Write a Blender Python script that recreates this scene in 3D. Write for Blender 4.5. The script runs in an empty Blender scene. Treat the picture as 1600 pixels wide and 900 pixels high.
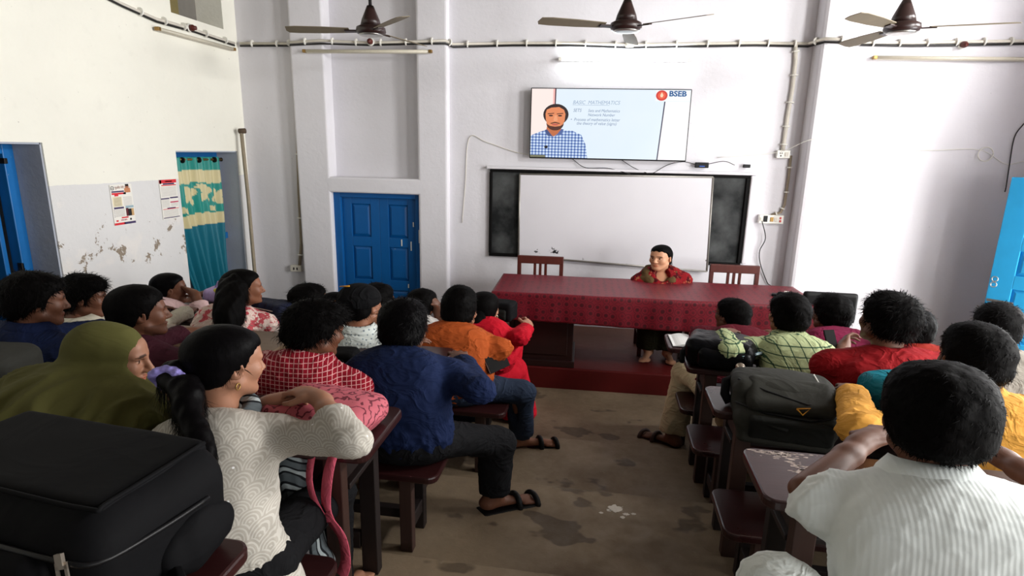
import bpy, bmesh, math, random
import numpy as np
from mathutils import Vector, Matrix, Euler

# ------------------------------------------------------------------ camera, world, lights, exposure
SC = bpy.context.scene
COL = SC.collection
R = math.radians
CAM_Z = 2.1
FPX, YAW, PIT, ROL = 900.0, R(8.6), R(13.4), R(1.26)
cam_d = bpy.data.cameras.new('camera'); cam = bpy.data.objects.new('camera', cam_d); COL.objects.link(cam)
cam_d.sensor_fit = 'HORIZONTAL'; cam_d.sensor_width = 36.0; cam_d.lens = 36.0 * FPX / 1600.0
cam_d.clip_start = 0.02
CM = Matrix.Rotation(YAW, 4, 'Z') @ Matrix.Rotation(math.pi / 2 - PIT, 4, 'X') @ Matrix.Rotation(ROL, 4, 'Z')
cam.matrix_world = Matrix.Translation((0, 0, CAM_Z)) @ CM
SC.camera = cam
SC.view_settings.view_transform = 'Standard'
SC.view_settings.look = 'None'
SC.view_settings.gamma = 1.0
SC.view_settings.use_curve_mapping = False
SC.view_settings.exposure = 0.28

def lin(r, g, b):
    f = lambda c: (c / 255 / 12.92) if c / 255 <= .04045 else ((c / 255 + .055) / 1.055) ** 2.4
    return (f(r), f(g), f(b), 1.0)

world = bpy.data.worlds.new('daylight'); SC.world = world; world.use_nodes = True
_bg = world.node_tree.nodes['Background']; _bg.inputs[0].default_value = (0.80, 0.90, 1.0, 1); _bg.inputs[1].default_value = 1.2

def area(name, loc, size, aim, power, col):
    l = bpy.data.lights.new(name, 'AREA'); l.shape = 'RECTANGLE'; l.size, l.size_y = size
    l.energy = power; l.color = col
    o = bpy.data.objects.new(name, l); COL.objects.link(o); o.location = loc
    o.rotation_euler = Vector(aim).to_track_quat('-Z', 'Y').to_euler()
    return o
# daylight in the doorway and the windows of the right wall and of the back wall
area('doorway_daylight', (4.22, 4.72, 1.12), (0.9, 1.9), (-1, 0.10, 0.05), 80, (1, .985, .96))
area('window_daylight_a', (4.22, 2.75, 1.95), (1.1, 1.5), (-1, 0.1, 0.08), 86, (1, .985, .95))
area('window_daylight_b', (4.22, 0.6, 1.95), (1.1, 1.5), (-1, 0.15, 0.08), 125, (1, .985, .95))
area('ventilator_daylight_a', (4.22, 4.72, 3.55), (0.9, 0.6), (-1, -0.15, -0.05), 78, (1, .99, .97))
area('ventilator_daylight_b', (4.22, 2.75, 3.55), (0.9, 0.6), (-1, 0.1, -0.02), 150, (1, .99, .97))
area('back_window_daylight', (3.0, -2.65, 2.0), (1.5, 1.5), (-.1, 1, .06), 42, (1, .99, .97))

# ------------------------------------------------------------------ picture-to-place helpers (used to survey the room)
CMN = np.array(CM.to_3x3())
def ray(px, py): return CMN @ np.array([(px - 800) / FPX, (450 - py) / FPX, -1.0])
CAMP = np.array([0, 0, CAM_Z])
def PD(px, py, d): return CAMP + ray(px, py) * d
def atY(px, py, Y): r = ray(px, py); return CAMP + r * (Y / r[1])
def atX(px, py, X): r = ray(px, py); return CAMP + r * (X / r[0])
def atZ(px, py, Z): r = ray(px, py); return CAMP + r * ((Z - CAM_Z) / r[2])

# ------------------------------------------------------------------ materials
MATS = {}
class NT:
    def __init__(s, name):
        s.m = bpy.data.materials.new(name); s.m.use_nodes = True; s.t = s.m.node_tree
        s.b = s.t.nodes['Principled BSDF']; s.tc = None
    def n(s, typ, **kw):
        x = s.t.nodes.new(typ)
        for k, v in kw.items():
            if k in x.inputs: x.inputs[k].default_value = v
            else: setattr(x, k, v)
        return x
    def link(s, a, b): s.t.links.new(a, b)
    def obj(s):
        if not s.tc: s.tc = s.n('ShaderNodeTexCoord')
        return s.tc.outputs['Object']
    def mapped(s, scale=(1, 1, 1), rot=(0, 0, 0), src=None):
        mp = s.n('ShaderNodeMapping'); mp.inputs['Scale'].default_value = scale; mp.inputs['Rotation'].default_value = rot
        s.link(src or s.obj(), mp.inputs[0]); return mp.outputs[0]
    def noise(s, scale, detail=4, vec=None, rough=.55):
        x = s.n('ShaderNodeTexNoise'); x.inputs['Scale'].default_value = scale; x.inputs['Detail'].default_value = detail
        x.inputs['Roughness'].default_value = rough
        s.link(vec or s.obj(), x.inputs['Vector']); return x.outputs['Fac']
    def ramp(s, fac, stops, interp='LINEAR'):
        x = s.n('ShaderNodeValToRGB'); cr = x.color_ramp; cr.interpolation = interp
        while len(cr.elements) < len(stops): cr.elements.new(.5)
        for e, (p, c) in zip(cr.elements, stops): e.position = p; e.color = c if len(c) == 4 else (*c, 1)
        s.link(fac, x.inputs[0]); return x.outputs[0]
    def mix(s, fac, a, b, blend='MIX'):
        x = s.n('ShaderNodeMix', data_type='RGBA', blend_type=blend)
        for i, v in ((0, fac), (6, a), (7, b)):
            if hasattr(v, 'is_output'): s.link(v, x.inputs[i])
            else: x.inputs[i].default_value = v
        return x.outputs[2]
    def math(s, op, a, b=0.0, c=None):
        x = s.n('ShaderNodeMath', operation=op)
        for i, v in enumerate((a, b) if c is None else (a, b, c)):
            if hasattr(v, 'is_output'): s.link(v, x.inputs[i])
            else: x.inputs[i].default_value = v
        return x.outputs[0]
    def sep(s, vec=None):
        x = s.n('ShaderNodeSeparateXYZ'); s.link(vec or s.obj(), x.inputs[0]); return x.outputs
    def bump(s, h, strength=.2, dist=.01):
        x = s.n('ShaderNodeBump'); x.inputs['Strength'].default_value = strength; x.inputs['Distance'].default_value = dist
        s.link(h, x.inputs['Height']); s.link(x.outputs[0], s.b.inputs['Normal'])
    def out(s, col, rough=.6, metal=0.0, spec=None):
        if hasattr(col, 'is_output'): s.link(col, s.b.inputs['Base Color'])
        else: s.b.inputs['Base Color'].default_value = col
        if hasattr(rough, 'is_output'): s.link(rough, s.b.inputs['Roughness'])
        else: s.b.inputs['Roughness'].default_value = rough
        s.b.inputs['Metallic'].default_value = metal
        if spec is not None: s.b.inputs['Specular IOR Level'].default_value = spec
        MATS[s.m.name] = s.m; return s.m

def dark(c, k): return (c[0] * k, c[1] * k, c[2] * k, 1)
def simple(name, col, rough=.6, var=.12, scale=18, bump=0.0, bscale=60, metal=0.0, spec=None, emit=0):
    if name in MATS: return MATS[name]
    t = NT(name); f = t.noise(scale)
    c = t.mix(f, dark(col, 1 - var), tuple(min(1, x * (1 + var)) for x in col[:3]) + (1,))
    if bump: t.bump(t.noise(bscale, 3), bump, .004)
    if emit:
        t.b.inputs['Emission Color'].default_value = col; t.b.inputs['Emission Strength'].default_value = emit
    return t.out(c, rough, metal, spec)
def crease(t, weave=None, sc=6.5):
    # soft irregular cloth creases plus a little weave
    x = t.n('ShaderNodeTexNoise'); x.inputs['Scale'].default_value = sc; x.inputs['Detail'].default_value = 3; x.inputs['Distortion'].default_value = 1.6; t.link(t.mapped((.9, .9, 1.25), (.3, .5, .2)), x.inputs['Vector'])
    r = t.ramp(t.math('ABSOLUTE', t.math('SUBTRACT', x.outputs['Fac'], .5)), [(0, (1, 1, 1, 1)), (.09, (.25, .25, .25, 1)), (.3, (0, 0, 0, 1))], 'B_SPLINE')
    return t.math('ADD', r, t.math('MULTIPLY', weave, .06)) if weave else r
def fabric(name, col, rough=.85, var=.10, weave=420, bump=.12, cr=.6):
    if name in MATS: return MATS[name]
    t = NT(name); f = t.noise(7, 3)
    c = t.mix(f, dark(col, 1 - var * 1.6), tuple(min(1, x * (1 + var)) for x in col[:3]) + (1,))
    t.bump(crease(t, t.noise(weave, 1), 6.5 if cr > .3 else 3.5), cr, .012)
    return t.out(c, rough, 0, .09)

# ------------------------------------------------------------------ mesh helpers
def mesh_obj(name, verts, faces, mat=None, parent=None, smooth=False, kind=None):
    me = bpy.data.meshes.new(name)
    me.from_pydata([tuple(map(float, v)) for v in verts], [], [tuple(f) for f in faces]); me.update()
    return link_mesh(name, me, mat, parent, smooth, kind)
def link_mesh(name, me, mat=None, parent=None, smooth=False, kind=None):
    if mat:
        for x in (mat if isinstance(mat, (list, tuple)) else [mat]): me.materials.append(x)
    if smooth: me.polygons.foreach_set('use_smooth', [True] * len(me.polygons))
    o = bpy.data.objects.new(name, me); COL.objects.link(o)
    if parent: o.parent = parent
    if kind: o['kind'] = kind
    return o
def bm_obj(name, bm, mat=None, parent=None, smooth=False, kind=None):
    me = bpy.data.meshes.new(name); bm.to_mesh(me); bm.free()
    return link_mesh(name, me, mat, parent, smooth, kind)
def empty(name, loc=(0, 0, 0), rz=0):
    o = bpy.data.objects.new(name, None); COL.objects.link(o); o.location = loc; o.rotation_euler = (0, 0, rz); o.empty_display_size = .1
    return o
def tag(o, label, cat, group=None, kind=None):
    if label: o['label'] = label
    if cat: o['category'] = cat
    if group: o['group'] = group
    if kind: o['kind'] = kind
    return o
def add_box(bm, lo, hi, xf=None, bevel=0.0, seg=2):
    r = bmesh.ops.create_cube(bm, size=1.0); vs = r['verts']
    for v in vs:
        v.co = Vector([lo[i] + (v.co[i] + .5) * (hi[i] - lo[i]) for i in range(3)])
    if bevel:
        es = list({e for v in vs for e in v.link_edges})
        b = bmesh.ops.bevel(bm, geom=es, offset=bevel, segments=seg, profile=.5, affect='EDGES')
        vs = list(set(b['verts']) | {v for v in vs if v.is_valid})
        fs = {f for v in vs for f in v.link_faces}; vs = list({v for f in fs for v in f.verts})
    if xf:
        for v in vs: v.co = xf(v.co)
    return vs
def box(name, lo, hi, mat, parent=None, bevel=0.0, xf=None, seg=2, kind=None, smooth=False):
    bm = bmesh.new(); add_box(bm, lo, hi, xf, bevel, seg); return bm_obj(name, bm, mat, parent, smooth, kind)
def boxes(name, lst, mat, parent=None, bevel=0.0, xf=None, kind=None):
    bm = bmesh.new()
    for lo, hi in lst: add_box(bm, lo, hi, xf, bevel)
    return bm_obj(name, bm, mat, parent, False, kind)
def add_tube(V, Fc, pts, rad, n=8, caps=True):
    pts = [Vector(p) for p in pts]; rs = rad if isinstance(rad, (list, tuple)) else [rad] * len(pts)
    up = Vector((0, 0, 1)); rings = []
    prev = None
    for i, p in enumerate(pts):
        d = (pts[min(i + 1, len(pts) - 1)] - pts[max(i - 1, 0)]).normalized()
        if prev is None:
            a = d.cross(up) if abs(d.dot(up)) < .95 else d.cross(Vector((1, 0, 0)))
        else: a = prev - d * prev.dot(d)
        a.normalize(); b = d.cross(a); prev = a
        base = len(V)
        for k in range(n):
            t = 2 * math.pi * k / n; V.append(p + (a * math.cos(t) + b * math.sin(t)) * rs[i])
        rings.append(base)
    for i in range(len(rings) - 1):
        for k in range(n): Fc.append((rings[i] + k, rings[i] + (k + 1) % n, rings[i + 1] + (k + 1) % n, rings[i + 1] + k))
    if caps:
        Fc.append(tuple(rings[0] + k for k in reversed(range(n)))); Fc.append(tuple(rings[-1] + k for k in range(n)))
def tube(name, pts, rad, mat, parent=None, n=8, kind=None):
    V, Fc = [], []; add_tube(V, Fc, pts, rad, n); return mesh_obj(name, V, Fc, mat, parent, True, kind)
def spline(pts, n=8):
    P = [np.array(p, float) for p in pts]; P = [2 * P[0] - P[1]] + P + [2 * P[-1] - P[-2]]; out = []
    for i in range(1, len(P) - 2):
        for k in range(n):
            t = k / n
            out.append(.5 * (2 * P[i] + (P[i + 1] - P[i - 1]) * t + (2 * P[i - 1] - 5 * P[i] + 4 * P[i + 1] - P[i + 2]) * t * t + (3 * P[i] - P[i - 1] - 3 * P[i + 1] + P[i + 2]) * t ** 3))
    out.append(P[-2]); return out
def lathe(name, prof, mat, parent=None, loc=(0, 0, 0), n=24, xf=None):
    V, Fc = [], []
    for r, z in prof:
        for k in range(n):
            t = 2 * math.pi * k / n; V.append((loc[0] + r * math.cos(t), loc[1] + r * math.sin(t), loc[2] + z))
    for i in range(len(prof) - 1):
        for k in range(n): Fc.append((i * n + k, i * n + (k + 1) % n, (i + 1) * n + (k + 1) % n, (i + 1) * n + k))
    Fc.append(tuple(reversed(range(n)))); Fc.append(tuple((len(prof) - 1) * n + k for k in range(n)))
    if xf: V = [xf(Vector(v)) for v in V]
    return mesh_obj(name, V, Fc, mat, parent, True)
def rr_outline(x0, x1, y0, y1, r, n=5):
    pts = []
    for cx, cy, a0 in ((x1 - r, y1 - r, 0), (x0 + r, y1 - r, 90), (x0 + r, y0 + r, 180), (x1 - r, y0 + r, 270)):
        for k in range(n + 1):
            a = R(a0 + 90 * k / n); pts.append((cx + r * math.cos(a), cy + r * math.sin(a)))
    return pts
def slab(name, outline, z0, z1, mat, parent=None, xf=None, edge=.006, kind=None):
    """an outline in x,y extruded z0..z1 with a small eased edge"""
    bm = bmesh.new()
    vs = [bm.verts.new((x, y, z0)) for x, y in outline]; f = bm.faces.new(vs)
    r = bmesh.ops.extrude_face_region(bm, geom=[f]); up = [v for v in r['geom'] if isinstance(v, bmesh.types.BMVert)]
    for v in up: v.co.z = z1
    bmesh.ops.recalc_face_normals(bm, faces=bm.faces[:])
    if edge:
        es = [e for e in bm.edges if abs(e.verts[0].co.z - e.verts[1].co.z) < 1e-6]
        bmesh.ops.bevel(bm, geom=es, offset=edge, segments=2, profile=.5, affect='EDGES')
    if xf:
        for v in bm.verts: v.co = xf(v.co)
    return bm_obj(name, bm, mat, parent, False, kind)
def text_mesh(name, s, size, mat, parent, place, ext=.0006, shear=0, fat=0.0):
    """lettering as a mesh: place maps (x right, y up, z out) to the room"""
    c = bpy.data.curves.new(name, 'FONT'); c.body = s; c.size = size; c.extrude = ext; c.align_x = 'LEFT'; c.resolution_u = 3; c.shear = shear; c.offset = fat
    o = bpy.data.objects.new('text_tmp', c); COL.objects.link(o)
    bpy.context.view_layer.update()
    me = bpy.data.meshes.new_from_object(o.evaluated_get(bpy.context.evaluated_depsgraph_get()))
    bpy.data.objects.remove(o); bpy.data.curves.remove(c)
    for v in me.vertices: v.co = place(v.co)
    me.name = name; me.materials.clear()
    return link_mesh(name, me, mat, parent)
def copy_tree(o, parent=None):
    c = o.copy(); COL.objects.link(c); c.parent = parent
    for ch in [x for x in o.children]: copy_tree(ch, c)
    return c
# ------------------------------------------------------------------ implicit modelling: smooth unions meshed with surface nets
def npv(*a): return np.array(a, float)
def unit(v): v = np.asarray(v, float); return v / (np.linalg.norm(v) + 1e-12)
def frame_z(z, xhint=(1, 0, 0)):
    z = unit(z); x = np.asarray(xhint, float); x = unit(x - z * x.dot(z)); y = np.cross(z, x); return np.stack([x, y, z], 1)
def rotm(yaw=0, pitch=0, roll=0):
    """yaw about z (left +), then pitch about x (up +), then roll about y; degrees"""
    return np.array(Matrix.Rotation(R(yaw), 3, 'Z') @ Matrix.Rotation(R(pitch), 3, 'X') @ Matrix.Rotation(R(roll), 3, 'Y'))
class Field:
    def __init__(s): s.p = []; s.fn = []
    def rc(s, a, b, r1, r2, k=.02, op='u', flat=False):
        a, b = np.asarray(a, float), np.asarray(b, float); ab = b - a; L2 = max(ab.dot(ab), 1e-9); L = math.sqrt(L2); m = max(r1, r2)
        def f(X):
            w = X - a; t = w @ ab / L2; tc = np.clip(t, 0, 1); d = np.linalg.norm(w - tc[..., None] * ab, axis=-1) - (r1 + (r2 - r1) * tc)
            if flat: d = np.maximum(d, (t - 1) * L)
            return d
        s.p.append((f, np.minimum(a, b) - m, np.maximum(a, b) + m, k, op)); return s
    def el(s, c, r, k=.02, op='u', rot=None):
        c, r = np.asarray(c, float), np.asarray(r, float); Rm = np.eye(3) if rot is None else np.asarray(rot, float)
        e = np.sqrt(((Rm * r) ** 2).sum(1))
        def f(X):
            q = (X - c) @ Rm; k0 = np.linalg.norm(q / r, axis=-1); k1 = np.linalg.norm(q / (r * r), axis=-1) + 1e-9
            return k0 * (k0 - 1) / k1
        s.p.append((f, c - e, c + e, k, op)); return s
    def rb(s, c, half, rad, k=.01, op='u', rot=None, fn=None):
        c, half = np.asarray(c, float), np.asarray(half, float); Rm = np.eye(3) if rot is None else np.asarray(rot, float); e = (np.abs(Rm) * half).sum(1)
        def f(X):
            q = np.abs((X - c) @ Rm) - (half - rad); return np.linalg.norm(np.maximum(q, 0), axis=-1) + np.minimum(q.max(-1), 0) - rad
        s.p.append((f, c - e, c + e, k, op)); return s
    def chain(s, pts, rads, k=.02, op='u'):
        for i in range(len(pts) - 1): s.rc(pts[i], pts[i + 1], rads[i], rads[i + 1], k, op)
        return s
    def clip(s, fn): s.fn.append(fn); return s
    def nets(s, h):
        us = [q for q in s.p if q[4] == 'u']; m = 3 * h
        lo = np.min([q[1] for q in us], 0) - m - .012; hi = np.max([q[2] for q in us], 0) + m + .012
        n = np.ceil((hi - lo) / h).astype(int) + 1
        ax = [lo[i] + h * np.arange(n[i]) for i in range(3)]
        D = np.full(n, 1.0, np.float32)
        for f, a, b, k, op in s.p:
            i0 = np.clip(np.floor((a - k - m - lo) / h).astype(int), 0, n); i1 = np.clip(np.ceil((b + k + m - lo) / h).astype(int) + 1, 0, n)
            if np.any(i1 <= i0): continue
            sl = tuple(slice(i0[j], i1[j]) for j in range(3))
            X = np.stack(np.meshgrid(*[ax[j][sl[j]] for j in range(3)], indexing='ij'), -1); d = f(X).astype(np.float32); o = D[sl]
            if op == 'u':
                hh = np.maximum(k - np.abs(o - d), 0) / max(k, 1e-6); D[sl] = np.minimum(o, d) - hh * hh * k * .25
            else:
                hh = np.maximum(k - np.abs(-o - d), 0) / max(k, 1e-6); D[sl] = np.maximum(o, -d) + hh * hh * k * .25
        if s.fn:
            X = np.stack(np.meshgrid(*ax, indexing='ij'), -1)
            for fn in s.fn: D = np.maximum(D, fn(X).astype(np.float32))
        return surface_nets(D, lo, h)
_CO = np.array([(i, j, k) for i in (0, 1) for j in (0, 1) for k in (0, 1)])
_ED = [(a, b) for a in range(8) for b in range(a + 1, 8) if np.abs(_CO[a] - _CO[b]).sum() == 1]
def surface_nets(D, lo, h):
    D = D.copy(); D[0] = D[-1] = 1; D[:, 0] = D[:, -1] = 1; D[:, :, 0] = D[:, :, -1] = 1
    S = D < 0; c = np.zeros(np.array(D.shape) - 1, np.int8)
    for i, j, k in _CO: c += S[i:S.shape[0] - 1 + i, j:S.shape[1] - 1 + j, k:S.shape[2] - 1 + k]
    mixed = (c > 0) & (c < 8); ii = np.argwhere(mixed); idx = np.full(c.shape, -1, np.int64); idx[mixed] = np.arange(len(ii))
    acc = np.zeros((len(ii), 3)); cnt = np.zeros(len(ii))
    dv = [D[tuple((ii + o).T)] for o in _CO]
    for a, b in _ED:
        m = (dv[a] < 0) != (dv[b] < 0); t = dv[a][m] / (dv[a][m] - dv[b][m])
        acc[m] += _CO[a] + t[:, None] * (_CO[b] - _CO[a]); cnt[m] += 1
    V = lo + h * (ii + acc / np.maximum(cnt, 1)[:, None]); Q = []
    for axn in range(3):
        u, v = (axn + 1) % 3, (axn + 2) % 3
        s0 = [slice(None)] * 3; s1 = [slice(None)] * 3; s0[axn] = slice(0, -1); s1[axn] = slice(1, None)
        A, B = S[tuple(s0)], S[tuple(s1)]; e = np.argwhere(A != B); e = e[(e[:, u] > 0) & (e[:, v] > 0)]
        ins = A[tuple(e.T)]
        def cell(du, dvv): q = e.copy(); q[:, u] += du; q[:, v] += dvv; return idx[tuple(q.T)]
        q = np.stack([cell(-1, -1), cell(0, -1), cell(0, 0), cell(-1, 0)], 1); q[~ins] = q[~ins][:, ::-1]; Q.append(q)
    return V, np.concatenate(Q)
def vnormals(V, Q):
    n = np.cross(V[Q[:, 2]] - V[Q[:, 0]], V[Q[:, 3]] - V[Q[:, 1]]); N = np.zeros_like(V)
    for k in range(4): np.add.at(N, Q[:, k], n)
    return N / (np.linalg.norm(N, axis=1)[:, None] + 1e-12)
def sinnoise(X, freq, seed, oct=3, aniso=(1, 1, 1)):
    rng = np.random.RandomState(seed); X = X * np.array(aniso); out = 0; a = 1; f = freq
    for _ in range(oct):
        for _ in range(3):
            d = unit(rng.normal(size=3)); d2 = unit(rng.normal(size=3))
            out = out + a * np.sin(X @ d * f + rng.uniform(0, 6.28) + 1.3 * np.sin(X @ d2 * f * .7 + rng.uniform(0, 6.28)))
        a *= .5; f *= 2.1
    return out / 4
def nmesh(name, V, Q, mat, parent, T=None, extra=None, col=None, smooth=True):
    """numpy quads (plus optional triangle strips) to an object"""
    V = np.asarray(V, np.float32)
    if extra is not None:
        V2, T3 = extra; off = len(V); V = np.concatenate([V, V2.astype(np.float32)])
    me = bpy.data.meshes.new(name); me.vertices.add(len(V)); me.vertices.foreach_set('co', V.ravel())
    loops = Q.ravel().astype(np.int32); starts = np.arange(0, len(loops), 4, dtype=np.int32); nf = len(Q)
    if extra is not None:
        l3 = (T3 + off).ravel().astype(np.int32); starts = np.concatenate([starts, len(loops) + np.arange(0, len(l3), 3, dtype=np.int32)]); loops = np.concatenate([loops, l3]); nf += len(T3)
    me.loops.add(len(loops)); me.loops.foreach_set('vertex_index', loops); me.polygons.add(nf); me.polygons.foreach_set('loop_start', starts)
    me.update(calc_edges=True); me.validate()
    o = link_mesh(name, me, mat, parent, smooth)
    if col is not None:
        ca = me.color_attributes.new('tint', 'FLOAT_COLOR', 'POINT'); c4 = np.ones((len(V), 4), np.float32); c4[:len(col), :3] = col; ca.data.foreach_set('color', c4.ravel())
    return o
def sdf_obj(name, F, h, mat, parent=None, xf=None, wrinkle=None):
    V, Q = F.nets(h)
    if wrinkle: V = V + vnormals(V, Q) * (wrinkle[0] * sinnoise(V, wrinkle[1], wrinkle[2]))[:, None]
    if xf: V = xf(V)
    return nmesh(name, V, Q, mat, parent)
# ------------------------------------------------------------------ the room
WY0, WS = 6.25, 0.035
WA = math.atan(WS)
def FX(co):
    """front wall frame: x along the wall, y = distance out of the wall into the room, z up"""
    return Vector((co[0] * math.cos(WA) + co[1] * math.sin(WA), WY0 + co[0] * math.sin(WA) - co[1] * math.cos(WA), co[2]))
LX, RX, BY, CEIL = -4.04, 4.05, -2.5, 4.4

def plaster(name, upper, lower, band=None, stain=.5):
    t = NT(name); z = t.sep()[2]
    n1 = t.noise(1.7, 5); n2 = t.noise(9, 4)
    if band is not None:
        edge = t.math('MULTIPLY_ADD', t.noise(6, 3), .03, z)
        fac = t.math('GREATER_THAN', edge, band + .015)
        c = t.mix(fac, lower, upper)
        # worn lower coat: paler re-plastered blotches below the paint line
        blot = t.ramp(t.noise(1.9, 5), [(.50, (0, 0, 0, 1)), (.56, (1, 1, 1, 1))])
        low = t.math('LESS_THAN', z, band - .12)
        c = t.mix(t.math('MULTIPLY', t.math('MULTIPLY', blot, low), .6), c, lin(233, 228, 222))
        # peeled brown patches in a loose line
        zc = t.math('ABSOLUTE', t.math('SUBTRACT', z, 1.23))
        zone = t.ramp(zc, [(0, (1, 1, 1, 1)), (.26, (0, 0, 0, 1))])
        peel = t.ramp(t.math('ADD', t.noise(5.2, 8, None, .68), t.math('MULTIPLY', zone, .115)), [(.655, (0, 0, 0, 1)), (.672, (1, 1, 1, 1))])
        peel = t.math('MULTIPLY', peel, t.math('LESS_THAN', z, band - .22))
        c = t.mix(peel, c, t.mix(t.noise(50, 3), lin(112, 98, 82), lin(168, 155, 138)))
    else:
        c = upper
    c = t.mix(t.math('MULTIPLY', t.ramp(n1, [(.35, (1, 1, 1, 1)), (.6, (0, 0, 0, 1))]), .10 * stain), c, lin(150, 145, 150), 'MIX')
    c = t.mix(t.math('MULTIPLY', t.ramp(n2, [(.60, (0, 0, 0, 1)), (.75, (1, 1, 1, 1))]), .12 * stain), c, lin(170, 165, 160))
    speck = t.ramp(t.noise(38, 2), [(.765, (0, 0, 0, 1)), (.78, (1, 1, 1, 1))])
    c = t.mix(t.math('MULTIPLY', speck, .5), c, lin(120, 112, 105))
    t.bump(t.math('ADD', t.noise(2.2, 6), t.math('MULTIPLY', t.noise(30, 3), .15)), .35, .03)
    return t.out(c, .82, 0, .25)
m_front = plaster('front_plaster', lin(222, 220, 225), None)
m_left = plaster('left_plaster', lin(240, 238, 226), lin(220, 219, 218), 1.77)
m_reveal = plaster('reveal_plaster', lin(172, 178, 190), None, None, 2.2)
m_ceil = simple('dark_ceiling', lin(112, 104, 96), .9, .08, 3); m_back = simple('dark_back_wall', lin(92, 96, 98), .9, .08, 3)  # ceiling and back wall toned dark to cut fill light on the people

# floor: low tiers rising towards the camera
def floor_mat():
    t = NT('worn_cement')
    n1 = t.noise(1.3, 6); n2 = t.noise(11, 6, None, .65)
    c = t.mix(n1, lin(112, 97, 78), lin(150, 132, 108))
    c = t.mix(t.math('MULTIPLY', n2, .55), c, lin(86, 73, 58))
    wet = t.ramp(t.noise(2.6, 3, t.mapped((1, 1.5, 1))), [(.615, (0, 0, 0, 1)), (.645, (1, 1, 1, 1))])
    c = t.mix(t.math('MULTIPLY', wet, .62), c, lin(54, 44, 35))
    chips = t.ramp(t.noise(24, 4), [(.70, (0, 0, 0, 1)), (.72, (1, 1, 1, 1))])
    c = t.mix(t.math('MULTIPLY', chips, .4), c, lin(140, 126, 108))
    t.bump(t.math('ADD', n2, t.math('MULTIPLY', n1, 2)), .35, .012)
    return t.out(c, t.ramp(n2, [(.3, (.5, .5, .5, 1)), (.7, (.85, .85, .85, 1))]), 0, .3)
m_floor = floor_mat()
TIERS = [(4.50, 7.2, 0.0), (3.72, 4.50, .04), (2.95, 3.72, .14), (2.15, 2.95, .24), (1.30, 2.15, .32), (BY - .4, 1.30, .40)]
def tier_z(y):
    for a, b, z in TIERS:
        if a <= y < b: return z
    return .4
bm = bmesh.new()
for a, b, z in TIERS: add_box(bm, (LX - 2.5, a, -.3), (RX + 1.5, b, z), None, .008)
fl = bm_obj('floor', bm, m_floor, None, False, 'structure'); tag(fl, 'worn brown cement floor rising in low tiers', 'floor')
# chalky patch on the aisle floor
random.seed(4)
def blot(name, cx, cy, z, rx, ry, mat, n=26, parent=None, th=.0018):
    pts = [(cx + rx * math.cos(2 * math.pi * k / n) * random.uniform(.55, 1.15), cy + ry * math.sin(2 * math.pi * k / n) * random.uniform(.55, 1.15)) for k in range(n)]
    return slab(name, pts, z, z + th, mat, parent, None, 0)
m_chalk = simple('white_paint_chip', lin(205, 198, 186), .8, .15, 60)
p = atZ(963, 795, .24)
for dx, dy, r_ in ((0, 0, .035), (.05, -.04, .014), (-.04, -.02, .012), (.09, -.03, .01), (.03, -.07, .012), (-.08, -.05, .009)):
    blot('paint_chip', p[0] + dx, p[1] + dy, .2395, r_ * 1.3, r_, m_chalk, 26, fl)

# platform
def red_floor():
    t = NT('red_oxide_cement'); y = t.sep()[1]
    n = t.noise(3.0, 6); c = t.mix(n, lin(78, 12, 12), lin(98, 20, 18))
    worn = t.ramp(t.math('ADD', t.math('MULTIPLY', n, .5), t.math('MULTIPLY', t.math('SUBTRACT', y, 5.0), .42)), [(.35, (0, 0, 0, 1)), (.62, (1, 1, 1, 1))])
    c = t.mix(t.math('MULTIPLY', worn, .75), c, lin(96, 66, 50))
    t.bump(t.noise(14, 5), .2, .01)
    return t.out(c, .55, 0, .3)
m_red = red_floor()
pl = box('floor_platform', (-1.75, -.02, -.02), (2.2, 1.33, .20), m_red, None, .012, FX, 2, 'structure')
tag(pl, 'low red cement platform below the boards', 'platform')

# front wall
def fbox(bm, u0, u1, o0, o1, z0, z1, bev=.0): add_box(bm, (u0, o0, z0), (u1, o1, z1), FX, bev, 3)
bm = bmesh.new()
T = -.55
fbox(bm, -4.6, -3.36, T, -.10, -.3, CEIL)                          # left strip beside the corner
fbox(bm, -3.38, -3.005, T, .02, -.3, CEIL, .022)                   # jambs of the door bay
fbox(bm, -2.0, -1.665, T, .02, -.3, CEIL, .028)
fbox(bm, -3.05, -1.95, T, .02, 1.605, 1.775, .02)                  # lintel
fbox(bm, -3.1, -1.9, T, -.17, 1.70, CEIL)                          # niche back
fbox(bm, -1.70, 2.0, T, -.07, -.3, CEIL)                           # bay with the boards
fbox(bm, 1.955, 2.27, T, .15, -.3, CEIL, .05)                      # pier
fbox(bm, 2.2, 4.6, T, .03, -.3, CEIL)                             # bay right of the pier
fw = bm_obj('wall_front', bm, m_front, None, False, 'structure'); tag(fw, 'white plastered front wall with niche and pier', 'wall')
# left wall with two doorways and a ventilator
bm = bmesh.new(); X0, X1 = LX - .38, LX
def lbox(y0, y1, z0, z1, b=.012): add_box(bm, (X0, y0, z0), (X1, y1, z1), None, b, 2)
lbox(BY - .3, 2.62, -.3, CEIL, 0); lbox(2.62, 3.735, 2.085, CEIL, 0); lbox(3.735, 5.08, -.3, CEIL, 0)
lbox(5.08, 6.045, 2.03, 3.28, 0); lbox(5.08, 5.22, 3.28, CEIL, 0); lbox(5.985, 6.045, 3.28, CEIL, 0); lbox(6.045, 6.5, -.3, CEIL, 0); lbox(5.22, 5.985, 3.98, CEIL, 0)
bmesh.ops.remove_doubles(bm, verts=bm.verts[:], dist=.0005)
lw = bm_obj('wall_left', bm, m_left, None, False, 'structure'); tag(lw, 'cream and grey-white left wall with peeling plaster', 'wall')
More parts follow.
